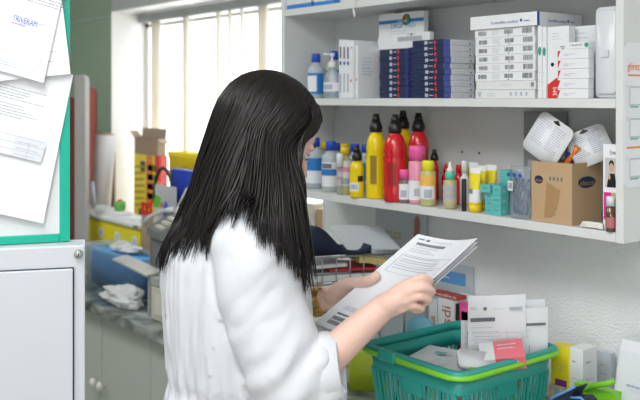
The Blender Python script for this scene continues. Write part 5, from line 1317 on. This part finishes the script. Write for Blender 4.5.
# coat
def coat():
    b = MB(); rg = []
    for z, a, d_, off in ((.74, .215, .165, .0), (.86, .205, .160, 0), (.97, .180, .145, .0), (1.003, .168, .136, .0), (1.03, .178, .144, 0), (1.12, .182, .150, -.002), (1.20, .180, .150, -.006), (1.27, .172, .138, -.012), (1.315, .155, .115, -.012), (1.345, .120, .088, -.010), (1.370, .082, .068, -.010), (1.392, .066, .058, -.008)):
        rg.append(ring(Vector((PC.x, PC.y, z)) + fv * off, a, d_, 48))
    b.loft(rg, coatm)
    # sleeves
    CUF = C(331, 364, 1.708)
    p, r_ = smooth_path([NB + rv * .06 - uz * .03, RS, C(262, 300, 1.715), C(276, 345, 1.705), RE + Vector((-.012, 0, .004)), C(318, 370, 1.705), CUF], [.070, .082, .080, .078, .074, .068, .064]); limb(b, p, r_, coatm, 28)
    LC = LE * .45 + LW * .55
    p, r_ = smooth_path([NB - rv * .06 - uz * .03, LS, LS * .5 + LE * .5, LE, LC], [.065, .072, .070, .066, .056]); limb(b, p, r_, coatm, 24)
    o = b.build('white_coat', person); remesh(o, .0070, 3)
    me = o.data
    # folds: gathers above the waist, crossed creases at elbow and shoulder, broad drape
    for v in me.vertices:
        c = v.co.copy(); P = Vector((c.x + PC.x, c.y + PC.y, c.z)); n = v.normal
        q = Vector((P.x - PC.x, P.y - PC.y, 0)); ang_ = math.atan2(q.dot(rv), q.dot(fv))
        arm = min((P - (RS * (1 - t_) + RE * t_)).length for t_ in (0, .25, .5, .75, 1)) < .105 or (P - (RE * .6 + CUF * .4)).length < .10 or (P - CUF).length < .09
        k = 0
        if not arm:
            g = math.exp(-((P.z - 1.003) / .06) ** 2)
            k += .0045 * g * math.sin(ang_ * 34 + 2 * noise.noise(P * 9))
            k += .0125 * noise.noise(Vector((ang_ * 3.2 + P.z * 1.5, P.z * 3.0, 1.3))) * min(1, max(0, (1.34 - P.z) / .1))
            k += .0080 * abs(noise.noise(Vector((ang_ * 7 + P.z * 3, P.z * 5, 4.0))))
        else:
            el = max(0, 1 - (P - RE).length / .17)
            ax = (RE - RS).normalized(); s1 = (P - RS).dot(ax)
            k += .012 * noise.noise(Vector((s1 * 9 + P.x * 10, P.x * 6, P.y * 9)))
            k += .0075 * el * math.sin(s1 * 80 + P.x * 55 + 3 * noise.noise(P * 10))
            k += .0080 * abs(noise.noise(Vector((P.x * 22 - P.z * 9, P.z * 12, P.y * 14))))
        v.co = c + n * k
    # neck opening
    me.update(); return o
coat_o = coat()
# turned back cuff, collar, placket seam
def cuff(c, ax, r_, ln, nm):
    b = MB(); ax = ax.normalized(); e1 = (uz - ax * uz.dot(ax)).normalized(); e2 = ax.cross(e1)
    def rg(t_, r0, wob=0): return [L(c + ax * t_ + e1 * (math.cos(6.28318 * j / 32) * (r0 + wob * math.sin(j * .9))) + e2 * (math.sin(6.28318 * j / 32) * (r0 + wob * math.sin(j * .9)))) for j in range(32)]
    b.loft([rg(-ln, r_ * .98), rg(-ln, r_ * 1.06, .001), rg(-ln * .5, r_ * 1.10, .0015), rg(0, r_ * 1.02, .001), rg(.002, r_ * .97, .001), rg(-.004, r_ * .90), rg(-.03, r_ * .82)], coatm, False); return b.build(nm, person)
fa = (RW - RE).normalized()
axc = Vector((1, -.08, .16)).normalized()
cuff(C(341, 366, 1.708), axc, .0625, .054, 'sleeve_cuff')
cuff(LE * .42 + LW * .58, LW - LE, .055, .04, 'sleeve_cuff')
b = MB(); cc = NB + uz * .012 + fv * .012
def crg(z, k, t_=0): return [L(cc + uz * (z + .010 * math.sin(6.28318 * j / 32)*0) + rv * (math.cos(6.28318 * j / 32) * .066 * k) + fv * (math.sin(6.28318 * j / 32) * .062 * k)) for j in range(32)]
b.loft([crg(-.012, 1.08), crg(.012, 1.0), crg(.022, .98), crg(.014, 1.10), crg(-.010, 1.32), crg(-.013, 1.30), crg(.008, 1.08)], coatm, False); b.build('collar', person)
b = MB(); gs = mat('green_shirt', (.16, .45, .06), .7)
b.loft([[q + uz * 0 for q in crg(.010, .93)], crg(.030, .90), crg(.034, .86), crg(.030, .84)], gs, False); b.build('green_top', person)
# trousers and shoes below the frame
trm = mat('white_trousers', (.7, .72, .74), .8); shm = mat('white_shoes', (.75, .75, .74), .4)
for s_ in (-1, 1):
    hp = Vector((PC.x, PC.y, .86)) + rv * (.085 * s_); kn = hp + fv * .01; kn.z = .48; an = hp - fv * .01; an.z = .10
    b = MB(); p, r_ = smooth_path([hp, kn, an], [.100, .072, .058]); limb(b, p, r_, trm); b.build('trouser_leg', person)
    b = MB(); rg = []
    for t_, a, h_ in ((-.055, .028, .05), (-.03, .038, .075), (.03, .040, .07), (.09, .044, .05), (.15, .036, .035), (.175, .018, .025)):
        c = Vector((an.x, an.y, 0)) + fv * t_; rg.append([L(c + rv * (a * math.cos(6.28318 * j / 20)) + uz * (max(0, h_ / 2 + h_ / 2 * math.sin(6.28318 * j / 20) * 1.0) + .001)) for j in range(20)])
    b.loft(rg, shm); b.build('shoe', person)
# gold bracelet watch
gold = mat('gold', (.75, .47, .14), .25, metal=1)
b = MB(); ax = (LW - LE).normalized(); e1 = (uz - ax * uz.dot(ax)).normalized(); e2 = ax.cross(e1); wc = C(317.5, 302, 1.985)
for row in range(3):
    for j in range(16):
        a0 = 6.28318 * j / 16; c = wc + ax * (row - 1) * .0085
        P_ = [c + e1 * math.cos(a) * r0 + e2 * math.sin(a) * r0 + ax * dx for dx in (-.0038, .0038) for a, r0 in ((a0 - .17, .029), (a0 + .17, .029), (a0 + .17, .0325), (a0 - .17, .0325))]
        b.add([L(p) for p in P_], [(3, 2, 1, 0), (4, 5, 6, 7), (0, 1, 5, 4), (1, 2, 6, 5), (2, 3, 7, 6), (3, 0, 4, 7)], gold)
o = b.build('bracelet_watch', person, .0008); o['label'] = 'gold link bracelet watch on the far wrist'

# hair: thousands of strands from a parting over the skull, then hanging over back, shoulder and chest
bpy.context.view_layer.update()
def bvh_of(o):
    me = o.data; return BVHTree.FromPolygons([v.co.copy() for v in me.vertices], [tuple(p.vertices) for p in me.polygons])
bv = bvh_of(coat_o); bvb = bvh_of(body)
def push(p, mg=.004):
    for tr, m_ in ((bv, mg), (bvb, .003)):
        loc, nrm, idx, dist = tr.find_nearest(p, .06)
        if loc is not None:
            s_ = (p - loc).dot(nrm)
            if s_ < m_: p = p + nrm * (m_ - s_)
    return p
hb_ = MB()
HR = (.081, .114, .106); HO = H(0, -.010, .010)
def esurf(a, el, k=1.0):     # azimuth from the front towards the near side, elevation from the crown
    se, ce = math.sin(el), math.cos(el)
    return HO + hr * (HR[0] * k * se * math.sin(a)) + hf * (HR[1] * k * se * math.cos(a)) + hu * (HR[2] * k * ce)
# tip table on the near side and back: azimuth, mid (px,py,d), tip (px,py,d)
TB = [
    (62, (302, 185, 1.79), (311, 278, 1.78)),
    (68, (300, 205, 1.76), (308, 290, 1.75)),
    (75, (293, 200, 1.72), (299, 280, 1.70)),
    (88, (281, 200, 1.69), (285, 262, 1.645)),
    (100, (262, 195, 1.69), (262, 240, 1.64)),
    (112, (246, 190, 1.70), (238, 222, 1.66)),
    (122, (230, 185, 1.73), (214, 248, 1.72)),
    (135, (220, 180, 1.76), (200, 262, 1.74)),
    (150, (208, 178, 1.79), (188, 258, 1.77)),
    (165, (201, 180, 1.83), (178, 258, 1.82)),
    (180, (197, 184, 1.87), (169, 262, 1.86)),
    (200, (196, 184, 1.93), (172, 252, 1.93)),
    (230, (215, 185, 1.98), (195, 250, 2.00)),
    (270, (255, 185, 1.98), (250, 245, 2.00)),
    (300, (290, 190, 1.95), (290, 262, 1.96)),
    (320, (304, 190, 1.93), (303, 280, 1.93))]
def tb(a):
    for i in range(len(TB) - 1):
        if a <= TB[i + 1][0]:
            t_ = (a - TB[i][0]) / (TB[i + 1][0] - TB[i][0]); t_ = max(0, t_)
            m_ = [TB[i][1][k] * (1 - t_) + TB[i + 1][1][k] * t_ for k in range(3)]; q = [TB[i][2][k] * (1 - t_) + TB[i + 1][2][k] * t_ for k in range(3)]
            return C(*m_), C(*q)
    return C(*TB[-1][1]), C(*TB[-1][2])
rnd = random.Random(11)
def strand(a_deg, layer, clump, r0):
    a = R(a_deg)
    sgn = 1 if a_deg <= 180 else -1
    pr = rnd.uniform(0, 1)
    # root on the parting: from the forehead to the crown
    near = a_deg if a_deg <= 180 else 360 - a_deg
    w_ = min(1, max(0, (near - 40) / 140))
    rb = R(52 - 100 * w_ + rnd.uniform(-9, 9))              # position along the parting, in front positive
    root = HO + hf * (HR[1] * (1 + layer) * math.sin(rb)) + hu * (HR[2] * (1 + layer) * math.cos(rb)) + hr * (.004 * sgn)
    el1 = R(96 if near > 60 else 84)
    ex = esurf(a, el1, 1 + layer)
    mid, tip = tb(a_deg * .25 + clump[4] * .75)
    jit = Vector((rnd.gauss(0, 1), rnd.gauss(0, 1), rnd.gauss(0, 1)))
    mid = mid + jit * .004 + clump[0] * .8; tip = tip + clump[1] + jit * .004
    cen = HO
    pts = []
    n1 = 7
    for i in range(n1):
        t_ = i / n1
        p = root.lerp(ex, t_); d_ = (p - cen)
        # push back on the ellipsoid
        q = Vector((d_.dot(hr) / HR[0], d_.dot(hf) / HR[1], d_.dot(hu) / HR[2])); l = q.length
        p = cen + d_ * ((1 + layer) / max(l, .25)); pts.append(p)
    d0 = (ex - pts[-1]).normalized() * .05
    n2 = 12
    for i in range(n2 + 1):
        t_ = i / n2
        P0, P1, P2 = ex, mid, tip
        # curve through the middle point
        c1 = ex + d0 * .7
        if t_ < .5:
            s_ = t_ * 2; tan = (P2 - P0) * .25
            p = (1 - s_) ** 3 * P0 + 3 * (1 - s_) ** 2 * s_ * c1 + 3 * (1 - s_) * s_ ** 2 * (P1 - tan * .66) + s_ ** 3 * P1
        else:
            s_ = t_ * 2 - 1; tan = (P2 - P0) * .25
            p = (1 - s_) ** 3 * P1 + 3 * (1 - s_) ** 2 * s_ * (P1 + tan * .66) + 3 * (1 - s_) * s_ ** 2 * (P2 + uz * .02) + s_ ** 3 * P2
        p = p + Vector((math.sin(t_ * 5 + clump[2]), math.cos(t_ * 4 + clump[2]), 0)) * .0022
        pts.append(p)
    out = []; rad = []
    N = len(pts)
    for i, p in enumerate(pts):
        q = L(p)
        if i > 6: q = push(q, .003 + layer * .03 + clump[3])
        out.append(q)
    for i in range(N):
        t_ = i / (N - 1); rad.append(r0 * (1.0 if t_ < .78 else max(.12, (1 - t_) / .22)))
    hb_.tube(out, rad, hairm, 4)
nc = 150
for c_ in range(nc):
    a0 = 62 + (312 - 62) * (c_ + rnd.random()) / nc
    ln = rnd.uniform(-.020, .018) + (rnd.uniform(0, .05) if 105 < a0 < 150 else 0)
    cl = (Vector((rnd.gauss(0, .004), rnd.gauss(0, .003), 0)), Vector((rnd.gauss(0, .008), rnd.gauss(0, .005), ln)), rnd.uniform(0, 6), rnd.uniform(0, .010), a0)
    for k in range(13 if a0 < 200 else 8):
        strand(min(312, max(62, a0 + rnd.gauss(0, 2.0))), rnd.uniform(.0, .05), cl, rnd.uniform(.0011, .0024))
# forehead locks sweeping over the brow on the near side
for k in range(140):
    t_ = rnd.random(); r_ = R(50 + rnd.uniform(-6, 8))
    root = HO + hf * (HR[1] * 1.03 * math.sin(r_)) + hu * (HR[2] * 1.03 * math.cos(r_))
    p1 = C(317 - 5 * t_ + rnd.gauss(0, .6), 106 + rnd.gauss(0, 1), 1.90 - .05 * t_); p2 = C(320.5 - 8 * t_ + rnd.gauss(0, .5), 121 + rnd.gauss(0, 1), 1.885 - .06 * t_); p3 = C(310 - 7 * t_ + rnd.gauss(0, .6), 136 + rnd.gauss(0, 1.2), 1.84 - .04 * t_); p4 = C(300 + rnd.gauss(0, 1.0), 152, 1.795)
    P, rr_ = smooth_path([root, p1, p2, p3, p4, C(299, 190, 1.785)], [.0018, .0020, .0020, .0018, .0016, .0012], 4)
    hb_.tube([push(L(p), .002) for p in P], rr_, hairm, 4)
# scalp cap beneath the strands
cap = []
for i in range(0, 10):
    el = R(4 + i * 11.5)
    ring_ = []
    for j in range(40):
        a = 6.28318 * j / 40; fr_ = (1 + math.cos(a)) / 2
        e2_ = min(el, R(108 - 62 * fr_ ** 2)); ring_.append(L(esurf(a, e2_, 1.0)))
    cap.append(ring_)
hb_.loft(cap, hairm, False)
hair = hb_.build('hair', person); hair['label'] = 'long straight dark brown hair'

# ------------------------------------------------------------ the papers she holds (things of their own)
A_ = C(418, 234, 1.88); B_ = C(478, 238, 1.70); C_ = C(314, 323, 1.915); D_ = C_ + (B_ - A_) * .96
def held(label, off, droop, deco=None, sc=1.0, tilt=0):
    n = 12; vs_ = []
    nrm = (A_ - C_).cross(B_ - A_).normalized()
    if nrm.y > 0: nrm = -nrm
    org = W(C_)
    M3 = Matrix.Rotation(RZ, 3, 'Z')
    for j in range(n + 1):
        for i in range(n + 1):
            u, v = i / n, j / n                        # u across the short side, v from the bottom edge up
            p = C_ + (B_ - A_) * u + (A_ - C_) * v * sc
            cv = -droop * (math.sin(u * 3.1416) * .9) - .006 * math.sin(v * 3.14) * (u)
            p = p + nrm * (off + cv) - uz * tilt * u * v
            vs_.append(M3 @ (p - C_))
    b = MB(); b.add(vs_, [(j * (n + 1) + i, j * (n + 1) + i + 1, (j + 1) * (n + 1) + i + 1, (j + 1) * (n + 1) + i) for j in range(n) for i in range(n)], pw, True)
    if deco:
        nn = M3 @ nrm
        def at(u, v):
            u = max(0, min(.999, u)); v = max(0, min(.999, v)); i, j = int(u * n), int(v * n); fu, fv_ = u * n - i, v * n - j
            g = lambda a, c: vs_[c * (n + 1) + a]
            return (g(i, j) * (1 - fu) + g(i + 1, j) * fu) * (1 - fv_) + (g(i, j + 1) * (1 - fu) + g(i + 1, j + 1) * fu) * fv_ + nn * .0009
        def q(u0, v0, u1, v1, m):
            k = max(1, int(abs(u1 - u0) * n + 1)); 
            for s_ in range(k):
                a, c = u0 + (u1 - u0) * s_ / k, u0 + (u1 - u0) * (s_ + 1) / k; b.add([at(a, v0), at(c, v0), at(c, v1), at(a, v1)], [(0, 1, 2, 3)], m)
        deco(q)
    o = b.build('held_sheet'); put(o, org); return tag(o, label, 'paper', 'papers in her hands')
def hd(q):
    rnd_ = random.Random(5)
    q(.08, .955, .17, .965, ink); q(.20, .95, .25, .968, ink); q(.30, .955, .62, .958, ink_l)
    for i in range(14): q(.12 + i * .032, .905, .12 + i * .032 + .022, .930, ink)
    q(.10, .885, .50, .888, ink_l)
    for i, v in enumerate((.86, .84)): q(.12, v, .12 + .3 + .1 * i, v + .004, ink_l)
    for v in (.80, .71, .62): q(.10, v, .90, v + .003, ink_l)
    for v in (.785, .755, .735, .69, .665): q(.14, v, .14 + rnd_.uniform(.3, .7), v + .005, ink_l)
    q(.10, .62, .108, .80, ink_l); q(.90, .62, .908, .80, ink_l); q(.70, .71, .706, .80, ink_l)
    for i in range(12): q(.14 + i * .028, .045, .14 + i * .028 + .020, .080, ink); q(.14 + i * .028, .090, .14 + i * .028 + .020, .125, ink)
    q(.14, .145, .80, .160, ink)
    for v in (.20, .215, .23): q(.15, v, .55, v + .005, ink_l)
held('white printed form with code bars, top sheet of the papers held in her hands', 0, .014, hd)
held('white sheet fanned out just under the top form in her hands', -.003, .0145, None, .992, .004)
held('white sheet with bluish edge, lowest of the papers in her hands', -.006, .0150, None, .985, .009)
